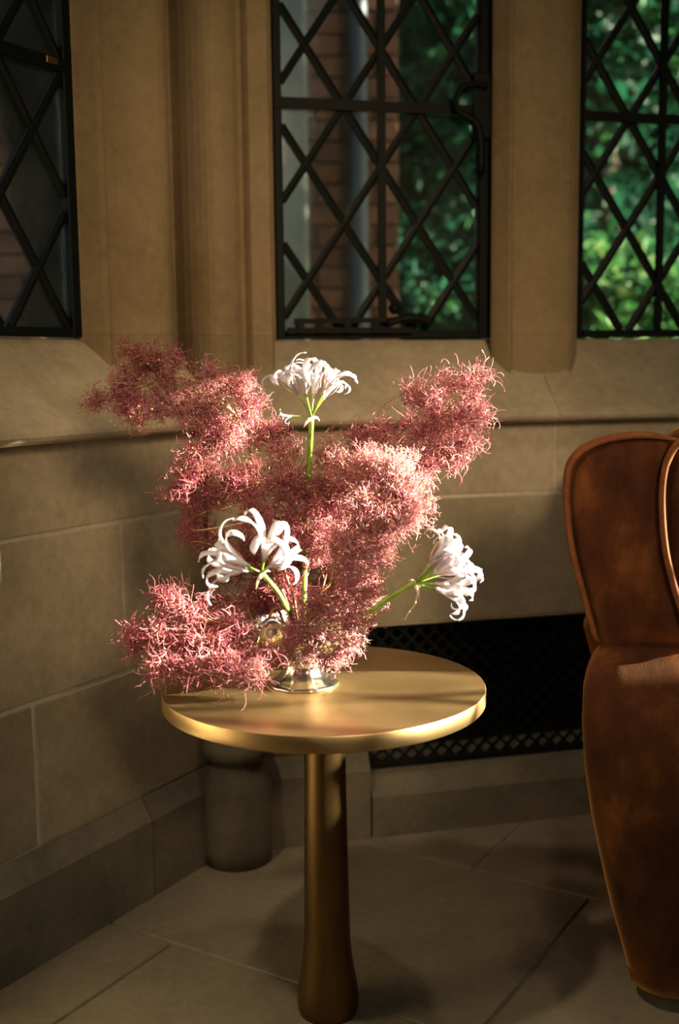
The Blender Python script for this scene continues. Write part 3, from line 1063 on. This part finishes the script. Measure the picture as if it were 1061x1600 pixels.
def smoke_branch(label, stem, lobes, pale=0.45, hair=0.015, dens=1.0, stem_r=0.0022, thick=1.0):
    """stem: world points from the vase mouth; lobes: (px, py, rx, ry, depth, density factor, tone shift)"""
    root = empty('smoke_bush_branch', stem[0])
    tag(root, label, 'flower branch', 'smoke bush branches in the silver vase')
    sp = spline(stem, 28)
    n = len(sp)
    tube('stem', sp, [stem_r * (1 - 0.65 * i / (n - 1)) for i in range(n)], M_TWIG, root, 8)
    HP, HD, HC, HL, HR, HT = [], [], [], [], [], []
    TWV, TWF = [], []
    seeds, seedr, dseeds = [], [], []
    for (x, y, rx, ry, Y, df, ts) in lobes:
        c = px_at(x, y, Y)
        sc = Y / FPX
        ax_ = np.array([rx * sc, (rx + ry) * 0.42 * sc, ry * sc])
        cn = np.array(c)
        # twig from the nearest lower stem point to the lobe
        best = min(range(2, n), key=lambda i: (sp[i] - c).length + 0.25 * abs(i - n * 0.6) / n * 0.05)
        a0 = sp[max(1, best - 3)]
        mid = (a0 + c) / 2 + Vector((random.uniform(-.008, .008), random.uniform(-.008, .008), random.uniform(-.004, .012)))
        v_, f_ = tube_data(spline([a0, mid, c], 8), [0.0013, 0.0012, 0.0012, 0.0011, 0.001, 0.0009, 0.0009, 0.0008, 0.0007][:9] if len(spline([a0, mid, c], 8)) == 9 else 0.001, 5)
        add_merge(TWV, TWF, v_, f_)
        area_px = math.pi * rx * ry
        ntuft = int(area_px * 0.021 * df * dens)
        nb = max(6, int(ntuft / 4.2))
        pts_l, dir_l = [], []
        for _ in range(nb):
            e = Vector(cn + unit(rng.normal(size=(1, 3)))[0] * ax_ * random.uniform(0.45, 1.12))
            b0 = c + (a0 - c) * random.uniform(0, 0.30) + Vector(sphere_pts(1)[0] * ax_ * 0.35)
            m_ = (b0 + e) / 2 + Vector((random.uniform(-.006, .006), random.uniform(-.006, .006), random.uniform(-.002, .008)))
            path = spline([b0, m_, e], 6)
            v_, f_ = tube_data(path, [0.0008 - 0.0005 * i / (len(path) - 1) for i in range(len(path))], 4)
            add_merge(TWV, TWF, v_, f_)
            k_ = random.randint(4, 9)
            for q_ in range(k_):
                f = (random.random() ** 0.7) * (len(path) - 1.001)
                i_ = int(f)
                pts_l.append(path[i_].lerp(path[i_ + 1], f - i_))
                dir_l.append((path[-1] - path[0]).normalized())
        pts = np.array(pts_l)
        out = np.array(dir_l)
        ctone = rng.normal(0, 0.07)
        for _h in range(5):
            m = len(pts)
            d = unit(out * 0.25 + rng.normal(size=(m, 3)) * 0.75)
            cvec = rng.normal(size=(m, 3))
            cvec[:, 2] -= 0.25
            HP.append(pts + rng.normal(size=(m, 3)) * 0.0055)
            HD.append(d)
            HC.append(cvec)
            HL.append(hair * rng.uniform(0.45, 1.35, m))
            HR.append(rng.uniform(0.00034, 0.00064, m) * thick)
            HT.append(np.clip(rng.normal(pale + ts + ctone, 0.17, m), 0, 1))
        ns = max(1, int(ntuft * 0.14))
        sd = cn + sphere_pts(ns) * ax_ * 1.08
        for p in sd:
            if random.random() < 0.75:
                seeds.append(p)
                seedr.append(random.uniform(0.0009, 0.0017))
            else:
                dseeds.append(p)
    o = mesh_obj('twigs', TWV, TWF, M_TWIGL, root, True)
    o['kind'] = 'stuff'
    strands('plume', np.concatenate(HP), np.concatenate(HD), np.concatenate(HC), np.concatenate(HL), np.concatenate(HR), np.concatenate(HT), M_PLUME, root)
    if seeds: beads('seeds', seeds, seedr, M_SEED, root)
    if dseeds: beads('dark_seeds', dseeds, [random.uniform(0.0012, 0.0020) for _ in dseeds], M_SEEDD, root)
    return root


def mouth(dx=0.0, dy=0.0):
    return [Vector((VX + dx * 0.5, VY + dy * 0.5, vz + 0.062)), Vector((VX + dx, VY + dy, vz + 0.115))]


smoke_branch('tall pink smoke bush branch arching over to the upper left',
             mouth(-0.01, 0.01) + [px_at(x, y, Y) for x, y, Y in ((447, 900, 1.60), (424, 810, 1.61), (400, 740, 1.61), (386, 690, 1.61), (366, 645, 1.60), (334, 612, 1.59), (290, 592, 1.58), (245, 594, 1.57), (200, 616, 1.56), (140, 632, 1.55))],
             [(222, 560, 44, 28, 1.57, .75, -.08), (268, 558, 34, 24, 1.59, .7, -.08), (200, 600, 30, 34, 1.56, .7, -.05), (205, 645, 38, 32, 1.55, 1.1, -.05), (262, 640, 46, 32, 1.57, 1.2, -.05),
              (250, 600, 36, 28, 1.57, .45, .05), (318, 648, 46, 36, 1.58, 1.1, 0), (318, 588, 42, 26, 1.59, .8, .03), (366, 596, 36, 32, 1.61, .8, .03), (392, 628, 28, 34, 1.62, .8, 0),
              (345, 680, 50, 40, 1.59, 1.0, .04), (143, 632, 15, 18, 1.55, .5, -.1), (405, 672, 32, 34, 1.63, .8, 0), (300, 610, 40, 22, 1.58, .5, .1), (185, 612, 22, 40, 1.56, .6, -.05)], 0.44, 0.015, 1.3)
smoke_branch('pink smoke bush branch at the left between the arching one and the white pair',
             mouth(-0.02, 0.0) + [px_at(x, y, Y) for x, y, Y in ((430, 900, 1.56), (400, 830, 1.56), (360, 775, 1.56), (320, 740, 1.56), (290, 735, 1.56))],
             [(315, 720, 52, 40, 1.57, 1.0, 0), (292, 752, 44, 34, 1.56, 1.0, -.08), (340, 772, 46, 36, 1.57, .9, -.08), (275, 778, 32, 20, 1.56, .6, -.12), (385, 745, 44, 46, 1.57, 1.1, 0),
              (395, 800, 42, 34, 1.57, 1.1, -.08), (300, 800, 26, 22, 1.57, .35, -.2), (290, 832, 18, 16, 1.57, .35, -.2)], 0.38)
smoke_branch('dense pink smoke bush branch in the middle under the tall white bloom',
             mouth(0.005, 0.015) + [px_at(x, y, Y) for x, y, Y in ((478, 920, 1.60), (474, 840, 1.61), (468, 770, 1.61), (460, 710, 1.61))],
             [(440, 700, 44, 40, 1.63, .8, -.02), (452, 760, 50, 46, 1.61, 1.3, -.02), (445, 820, 50, 46, 1.60, 1.4, -.05), (500, 770, 46, 50, 1.60, 1.3, .02), (500, 840, 50, 50, 1.60, 1.4, -.02),
              (440, 668, 30, 20, 1.63, .5, -.08), (515, 715, 36, 34, 1.62, .7, .05)], 0.42)
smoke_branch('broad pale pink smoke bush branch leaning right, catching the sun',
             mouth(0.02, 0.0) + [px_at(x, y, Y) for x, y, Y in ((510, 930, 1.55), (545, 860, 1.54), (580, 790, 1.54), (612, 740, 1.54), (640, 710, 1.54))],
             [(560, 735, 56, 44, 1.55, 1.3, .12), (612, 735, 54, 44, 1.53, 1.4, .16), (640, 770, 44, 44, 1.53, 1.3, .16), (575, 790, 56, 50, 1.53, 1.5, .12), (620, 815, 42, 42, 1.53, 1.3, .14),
              (545, 850, 52, 50, 1.54, 1.5, .05), (598, 862, 36, 40, 1.53, 1.3, .12), (560, 910, 48, 44, 1.53, 1.4, .05), (585, 935, 20, 26, 1.53, .8, .1), (660, 800, 26, 26, 1.54, .7, .1)], 0.50)  # raised tones put some of the sunlight into the strand colour
smoke_branch('airy pink smoke bush branch rising to the upper right corner of the bouquet',
             mouth(0.015, 0.02) + [px_at(x, y, Y) for x, y, Y in ((525, 900, 1.60), (575, 800, 1.61), (625, 720, 1.61), (665, 672, 1.61), (700, 640, 1.60), (738, 600, 1.60))],
             [(660, 622, 46, 36, 1.61, .75, .02), (705, 600, 42, 26, 1.60, .6, .05), (748, 590, 24, 26, 1.60, .45, .05), (745, 640, 30, 44, 1.59, .8, .08), (705, 660, 44, 40, 1.60, 1.1, .08),
              (655, 670, 44, 34, 1.61, .8, .03), (700, 705, 42, 34, 1.59, 1.1, .08), (660, 715, 44, 34, 1.60, 1.1, .05), (600, 675, 46, 24, 1.61, .8, 0), (560, 690, 36, 24, 1.62, .7, 0),
              (735, 690, 22, 26, 1.59, .7, .1), (680, 745, 26, 26, 1.59, .8, .1)], 0.45, 0.023, 0.62, 0.0022, 1.15)
smoke_branch('smoke bush branch tinted dark red for shade behind the white pair of blooms',
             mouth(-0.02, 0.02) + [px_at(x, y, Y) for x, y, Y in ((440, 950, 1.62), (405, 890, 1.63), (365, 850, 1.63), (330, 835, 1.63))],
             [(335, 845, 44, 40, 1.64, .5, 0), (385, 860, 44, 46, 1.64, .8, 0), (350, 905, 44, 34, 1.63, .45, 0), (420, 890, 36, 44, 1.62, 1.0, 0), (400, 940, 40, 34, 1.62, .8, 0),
              (345, 945, 34, 30, 1.62, .5, 0), (445, 930, 38, 46, 1.61, 1.2, 0)], 0.22)  # low tone puts the shade into the strand colour
smoke_branch('coral pink smoke bush branch drooping over the left edge of the table',
             mouth(-0.035, -0.02) + [px_at(x, y, Y) for x, y, Y in ((405, 985, 1.51), (360, 975, 1.49), (310, 985, 1.47), (265, 1010, 1.46), (235, 1035, 1.45))],
             [(252, 935, 30, 28, 1.50, .6, -.12), (300, 958, 40, 28, 1.48, .7, 0), (215, 1000, 18, 30, 1.48, .55, -.12), (255, 1000, 34, 32, 1.46, .75, 0), (312, 1005, 48, 34, 1.46, .9, -.03),
              (255, 1048, 30, 28, 1.45, .8, .05), (300, 1046, 40, 26, 1.45, .9, .05), (352, 1040, 46, 30, 1.45, .95, .05), (392, 1052, 26, 20, 1.45, .8, .08), (365, 990, 46, 30, 1.48, .8, -.05),
              (400, 1020, 34, 22, 1.47, .7, .05), (340, 970, 50, 24, 1.49, .5, -.1)], 0.44, 0.028, 0.55, 0.0022, 1.35)
smoke_branch('low pale pink smoke bush sprig spilling over the front of the silver vase',
             mouth(0.03, -0.03) + [px_at(x, y, Y) for x, y, Y in ((510, 975, 1.50), (530, 990, 1.49), (545, 1010, 1.49))],
             [(500, 950, 46, 40, 1.53, 1.4, .03), (545, 968, 38, 34, 1.50, 1.3, .14), (515, 1000, 40, 28, 1.49, 1.2, .16), (550, 1000, 24, 24, 1.49, 1.0, .16), (525, 1030, 22, 20, 1.49, 1.1, .18),
              (470, 990, 38, 26, 1.50, .9, .05), (445, 1010, 34, 18, 1.50, .6, .05), (480, 1024, 30, 16, 1.49, .9, .1), (578, 965, 14, 18, 1.50, .5, .1), (448, 1034, 26, 12, 1.49, .7, .05), (505, 1036, 26, 12, 1.485, .8, .12)], 0.48, 0.013)


smoke_branch('smoke bush branch added at the back of the bouquet to shade the left wall, mostly hidden by the pale one',  # added behind the others to block sun from the left wall
             mouth(0.01, 0.03) + [px_at(x, y, Y) for x, y, Y in ((500, 930, 1.63), (520, 860, 1.66), (545, 790, 1.67), (565, 740, 1.67))],
             [(540, 770, 56, 46, 1.67, 1.3, 0), (600, 770, 50, 46, 1.66, 1.3, .05), (545, 845, 56, 50, 1.67, 1.4, 0), (592, 845, 36, 40, 1.66, 1.2, .05), (530, 925, 52, 46, 1.67, 1.4, 0),
              (480, 860, 46, 50, 1.68, 1.4, 0), (470, 940, 42, 42, 1.67, 1.3, 0), (560, 930, 30, 36, 1.66, 1.1, 0)], 0.38)


# ------------------------------------------------------------------ nerine blooms
def petal_mesh(length, width, curl, wav):
    seg = 18
    V, F = [], []
    x, zz = 0.0, 0.0
    ph = 0.12
    ds = length / seg
    for i in range(seg + 1):
        t = i / seg
        w = width * (0.30 + 0.70 * math.sin(math.pi * min(1, 0.08 + t * 0.72)) ** 0.8) * (1 if t < 0.86 else max(0.12, 1 - (t - 0.86) / 0.16))
        ang = 0.04 + 0.40 * t + curl * max(0.0, (t - 0.38) / 0.62) ** 1.6
        tx, tz = math.sin(ang), math.cos(ang)
        nx, nz = -tz, tx                     # inward normal
        e = wav * math.sin(t * 17) * (0.3 + t)
        cup = 0.18 * w
        V += [(x + nx * (cup + e), -w / 2, zz + nz * (cup + e)), (x + nx * 0.0004, 0, zz + nz * 0.0004),
              (x + nx * (cup - e), w / 2, zz + nz * (cup - e)), (x - nx * 0.0005, 0, zz - nz * 0.0005)]
        x += tx * ds
        zz += tz * ds
    for i in range(seg):
        for j in range(4):
            F.append((i * 4 + j, i * 4 + (j + 1) % 4, (i + 1) * 4 + (j + 1) % 4, (i + 1) * 4 + j))
    F.append((3, 2, 1, 0))
    b_ = seg * 4
    F.append((b_, b_ + 1, b_ + 2, b_ + 3))
    me = bpy.data.meshes.new('petal')
    me.from_pydata(V, [], F)
    me.polygons.foreach_set('use_smooth', [True] * len(F))
    me.materials.append(M_PETAL)
    return me


PETALS = [petal_mesh(0.074, 0.0098, c, w) for c, w in ((2.4, .0007), (3.2, .0009), (3.9, .0008), (1.8, .0010), (4.6, .0007))]


def floret(root, base, direction, ped, scale=1.0, npet=6, spread=1.0, stamens=True, twist=0.0):
    """one floret: green pedicel, six recurved petals, pink stamens"""
    d = Vector(direction).normalized()
    p1 = base + d * ped
    V, F = tube_data([base, base + d * ped * 0.5, p1 - d * 0.001, p1 + d * 0.004 * scale], [0.0016 * scale, 0.0015 * scale, 0.0019 * scale, 0.0024 * scale], 7)
    f = mesh_obj('floret', V, F, M_STEM, root, True)
    z = d
    x0 = z.orthogonal().normalized()
    # bring x0 towards 'up' so petals are arranged alike
    upv = Vector((0, -0.3, 1)) - z * z.dot(Vector((0, -0.3, 1)))
    if upv.length > 0.2: x0 = upv.normalized()
    y0 = z.cross(x0)
    for i in range(npet):
        q = 2 * math.pi * (i + 0.5) / npet + random.uniform(-.2, .2) + twist
        r = x0 * math.cos(q) + y0 * math.sin(q)
        s = z.cross(r)
        tiltq = random.uniform(0.04, 0.30) * spread
        zz = (z * math.cos(tiltq) + r * math.sin(tiltq)).normalized()
        rr = (r * math.cos(tiltq) - z * math.sin(tiltq)).normalized()
        sc = scale * random.uniform(0.88, 1.12)
        o = bpy.data.objects.new('petal', random.choice(PETALS))
        COL.objects.link(o)
        mat = Matrix(((rr.x * sc, s.x * sc, zz.x * sc, p1.x), (rr.y * sc, s.y * sc, zz.y * sc, p1.y), (rr.z * sc, s.z * sc, zz.z * sc, p1.z), (0, 0, 0, 1)))
        o.parent = f
        o.matrix_parent_inverse = Matrix.Identity(4)
        o.matrix_local = Matrix.Translation(-Vector(root.location)).inverted() @ Matrix.Translation(-Vector(root.location)) @ mat
    if stamens:
        V, F = [], []
        for i in range(4):
            q = random.uniform(0, 6.28)
            r = x0 * math.cos(q) + y0 * math.sin(q)
            e = p1 + z * 0.036 * scale * random.uniform(.8, 1.1) + r * 0.012 * scale
            m_ = (p1 + e) / 2 + r * 0.003
            v_, f_ = tube_data([p1, m_, e], [0.0006, 0.0005, 0.0004], 4)
            add_merge(V, F, v_, f_)
            add_merge(V, F, [Vector((v.x * 0.0009, v.y * 0.0009, v.z * 0.0018)) + e for v in ICO_V], ICO_F)
        mesh_obj('stamens', V, F, M_STAMEN, f, True)
    return f


def nerine(label, stem, dirs, ped, scale, stem_r=0.0042):
    root = empty('nerine_flower', stem[0])
    tag(root, label, 'flower', 'white blooms in the silver vase')
    sp = spline(stem, 24)
    tube('stem', sp, [stem_r * (1 - 0.15 * i / (len(sp) - 1)) for i in range(len(sp))], M_STEM, root, 10)
    base = sp[-1]
    ax_ = (sp[-1] - sp[-3]).normalized()
    for d in dirs:
        floret(root, base + Vector((random.uniform(-.0015, .0015),) * 3), d[0], ped * d[1], scale * d[2], 6, d[3] if len(d) > 3 else 1.0)
    # papery spathe under the umbel
    sd = ax_.orthogonal().normalized()
    V, F = [], []
    for s in (1, -1):
        tip = base - ax_ * 0.004 + sd * s * 0.016 - Vector((0, 0, 0.008))
        v_, f_ = tube_data([base - ax_ * 0.002, (base + tip) / 2 + sd * s * 0.003, tip], [0.003, 0.0018, 0.0004], 6)
        add_merge(V, F, v_, f_)
    mesh_obj('spathe', V, F, M_SPATHE, root, True)
    return root


def fix_tree(o):
    pass


# directions are (right, away, up)
top_b = px_at(487, 650, 1.555)
n_top = nerine('white nerine bloom standing upright on the tallest green stem', [mouth(0, 0)[0], mouth(0.003, 0)[1], px_at(478, 850, 1.625), px_at(482, 750, 1.595), top_b],
               [((-0.62, -0.15, 1), 1.0, 0.95, .8), ((-0.22, -0.42, 1), 1.0, 0.92, .8), ((0.12, 0.35, 1), 0.9, 0.95, .8), ((0.50, -0.25, 1), 1.0, 0.92, .8), ((0.68, 0.1, 1), 0.9, 0.85, .8)], 0.032, 1.0)
floret(n_top, top_b, (-1, -0.2, 0.02), 0.026, 0.36, 4, 1.6, False)
lb = px_at(408, 894, 1.44)
nerine('pair of white nerine bloom heads at the left front of the bouquet', [mouth(-.01, -.03)[0], mouth(-0.015, -0.04)[1], px_at(448, 950, 1.46), px_at(434, 925, 1.45), lb],
       [((-1, -0.25, 0.62), 0.9, 0.95, 1.2), ((-1, -0.15, 0.12), 0.9, 0.85, 1.0), ((0.22, -0.40, 1), 0.9, 0.92, 1.5), ((0.75, -0.45, 0.55), 0.8, 0.85, 1.3)], 0.019, 1.20, 0.0038)
rb = px_at(650, 910, 1.50)
nr = nerine('white nerine bloom leaning out to the right in full sun', [mouth(.02, -.02)[0], mouth(0.03, -0.03)[1], px_at(560, 965, 1.50), px_at(606, 936, 1.50), rb],
            [((0.70, -0.25, 0.95), 1.0, 0.92, .9), ((1, -0.45, 0.50), 1.0, 0.95, .9), ((1, 0.30, 0.30), 1.0, 0.9, .9), ((1, -0.45, 0.02), 1.0, 0.92, .9), ((1, 0.05, -0.30), 0.9, 0.92, .9), ((1, -0.1, 0.75), 1.0, 0.9, .9)], 0.028, 1.14, 0.0050)
th_pts = [px_at(x, y, 1.49) for x, y in ((656, 914), (652, 928), (648, 945), (640, 955), (632, 970))]
tube('thread', spline(th_pts, 16), 0.0009, M_SPATHE, nr, 5)


# ------------------------------------------------------------------ garden outside the windows
lawn = bm_obj('ground_outside', box_bm(-14, 22, 2.9, 40, -0.45, -0.35), M_LAWN)
tag(lawn, 'green lawn of the garden outside the windows', 'lawn', kind='structure')

BR_ME = bpy.data.meshes.new('brick')
bm = box_bm(-0.1025, 0.1025, -0.05, 0.012, -0.0325, 0.0325, 0.004, 1)
bm.to_mesh(BR_ME)
bm.free()
BR_ME.materials.append(M_BRICK)


def brick_wall(label, x0, x1, Y, z0, z1, zb0, zb1, depth=0.6):
    """wall facing the house; bricks where the windows show it"""
    w = bm_obj('brick_wall', box_bm(x0, x1, Y, Y + depth, z0, z1), M_BRICKMORTAR)
    tag(w, label, 'brick wall')
    r = 0
    z = zb0
    while z < zb1:
        x = x0 + (0.1025 if r % 2 == 0 else 0.0)
        while x < x1 + 0.0725:
            o = bpy.data.objects.new('brick', BR_ME)
            lo, hi = max(x - 0.1025, x0), min(x + 0.1025, x1)
            if hi - lo > 0.03:
                o.location = ((lo + hi) / 2, Y + random.uniform(-0.003, 0.003), z)
                o.scale = ((hi - lo) / 0.205, 1, 1)
                put(o, w)
            x += 0.215
        z += 0.075
        r += 1
    return w


def xat(px, Y):
    return px_at(px, 400, Y).x


brick_wall('brick wing of the building seen through the centre window', xat(180, 4.3), xat(622, 4.3), 4.3, -0.4, 6.0, 0.75, 2.95)
brick_wall('brick pier seen through the left window', xat(-150, 4.0), xat(62, 4.0), 4.0, -0.4, 4.5, 0.78, 2.70)
brick_wall('dark recessed brick wall at the edge of the left window', xat(62, 4.6), xat(150, 4.6), 4.6, -0.4, 6.0, 0.75, 2.95)
p0, p1 = xat(436, 4.1), xat(482, 4.1)
o = bm_obj('stone_buttress', box_bm(p0, p1, 4.02, 4.29, -0.4, 6.0, 0.02, 2), M_OUTSTONE)
tag(o, 'grey stone buttress against the brick wing outside the centre window', 'buttress')
o = tube('downpipe', [(xat(561, 4.2), 4.22, z) for z in (-0.4, 1, 2, 4, 6)], 0.036, M_PIPE, None, 14)
tag(o, 'blue grey downpipe on the brick wing outside the centre window', 'pipe')


def foliage(name, centre, radii, n, size, tone, mat, parent, spread=0.16):
    """crown of separate leaves, each a folded quad"""
    c = np.array(centre)
    # leaves gather in clumps
    nc = max(8, n // 60)
    cl = sphere_pts(nc) * np.array(radii)
    idx = rng.integers(0, nc, n)
    P = c + cl[idx] + rng.normal(size=(n, 3)) * np.array(radii) * spread
    a = unit(rng.normal(size=(n, 3)))
    b_ = unit(np.cross(a, rng.normal(size=(n, 3))))
    nn = np.cross(a, b_)
    s = size * rng.uniform(0.6, 1.4, n)[:, None]
    V = np.stack([P - a * s, P - b_ * s * 0.45 + nn * s * 0.15, P + a * s, P + b_ * s * 0.45 + nn * s * 0.15], 1).reshape(-1, 3)
    q = np.arange(n * 4).reshape(-1, 4)
    tr_ = np.stack([q[:, [0, 1, 2]], q[:, [0, 2, 3]]], 1).reshape(-1, 3)
    me = bpy.data.meshes.new(name)
    me.vertices.add(len(V))
    me.vertices.foreach_set('co', V.astype(np.float32).ravel())
    me.loops.add(tr_.size)
    me.loops.foreach_set('vertex_index', tr_.astype(np.int32).ravel())
    me.polygons.add(len(tr_))
    me.polygons.foreach_set('loop_start', np.arange(0, tr_.size, 3, dtype=np.int32))
    me.polygons.foreach_set('loop_total', np.full(len(tr_), 3, dtype=np.int32))
    me.update(calc_edges=True)
    ctone = rng.normal(0, 0.12, nc)
    tv = np.clip(tone + ctone[idx] + rng.normal(0, 0.10, n), 0, 1)
    at = me.attributes.new('tone', 'FLOAT', 'POINT')
    at.data.foreach_set('value', np.repeat(tv, 4).astype(np.float32))
    me.materials.append(mat)
    o = put(bpy.data.objects.new(name, me), parent)
    o['kind'] = 'stuff'
    return o


def tree(label, px, Y, zc, rx, rz, n, size, tone, trunk_r=0.14):
    x = xat(px, Y)
    root = empty('garden_tree', (x, Y, -0.4))
    tag(root, label, 'tree', 'trees in the garden')
    tube('trunk', spline([(x, Y, -0.4), (x + 0.05, Y, zc * 0.5), (x - 0.05, Y + 0.1, zc), (x, Y, zc + rz * 0.6)], 12), [trunk_r * (1 - 0.06 * i) for i in range(13)], M_BARK, root, 10)
    V, F = [], []
    for k in range(7):
        q = k * 2.4
        h = zc - rz * 0.5 + rz * 0.9 * k / 7
        v_, f_ = tube_data([(x, Y, h), (x + math.cos(q) * rx * 0.45, Y + math.sin(q) * rx * 0.45, h + rz * 0.25), (x + math.cos(q) * rx * 0.8, Y + math.sin(q) * rx * 0.8, h + rz * 0.35)], [trunk_r * .4, trunk_r * .28, trunk_r * .12], 6)
        add_merge(V, F, v_, f_)
    mesh_obj('boughs', V, F, M_BARK, root, True)
    foliage('crown', (x, Y, zc), (rx, rx, rz), n, size, tone, M_LEAF, root)
    return root


t_ = tree('unseen leafy tree added right of the bay to dapple the sun on the brick wing', 700, 3.9, 2.75, 1.15, 1.5, 5000, 0.075, 0.42)  # unseen tree added so its crown breaks up sun on the brick
t_.location.x += 3.6
tree('broad green tree seen right of the brick wing through the centre window', 700, 8.5, 2.6, 1.3, 2.2, 9000, 0.075, 0.42)
tree('darker tree standing behind the centre window mullion', 820, 9.5, 3.0, 1.6, 2.4, 9000, 0.08, 0.36)
tree('dark trunked tree seen through the left side of the right window', 932, 7.0, 3.2, 1.4, 1.7, 7000, 0.07, 0.34, 0.16)
tree('tree with open crown at the right edge of the right window', 1075, 8.5, 2.9, 1.5, 2.0, 8000, 0.075, 0.45)
tree('tall tree far back filling the top of the windows', 880, 14, 4.6, 3.6, 3.4, 12000, 0.12, 0.40, 0.25)
tree('far dark tree behind the brick wing', 640, 15, 4.2, 2.8, 3.6, 10000, 0.12, 0.30, 0.25)


def shrub(label, px, Y, z, rx, rz, n, size, tone):
    x = xat(px, Y)
    root = empty('garden_shrub', (x, Y, -0.35))
    tag(root, label, 'shrub', 'shrubs in the garden')
    V, F = [], []
    for k in range(6):
        q = k * 1.05
        v_, f_ = tube_data([(x, Y, -0.36), (x + math.cos(q) * rx * .3, Y + math.sin(q) * rx * .3, z * .6), (x + math.cos(q) * rx * .6, Y + math.sin(q) * rx * .6, z + rz * .4)], [0.02, 0.014, 0.006], 5)
        add_merge(V, F, v_, f_)
    mesh_obj('stems', V, F, M_BARK, root, True)
    foliage('leaves', (x, Y, z), (rx, rx * .8, rz), n, size, tone, M_LEAF, root)


shrub('bright yellow green shrub low in the right window', 985, 6.0, 0.95, 0.55, 0.6, 3500, 0.05, 0.78)
shrub('pale grassy shrub at the bottom left corner of the right window', 925, 5.6, 0.55, 0.30, 0.55, 2200, 0.05, 0.92)
shrub('low green shrub at the bottom right of the centre window', 700, 6.2, 0.75, 0.50, 0.6, 3000, 0.05, 0.55)
shrub('green shrub beside the brick wing', 640, 6.6, 1.0, 0.35, 0.9, 2600, 0.05, 0.45)
shrub('mid green shrub behind the right window bars', 1060, 6.8, 1.0, 0.6, 0.8, 3200, 0.05, 0.6)
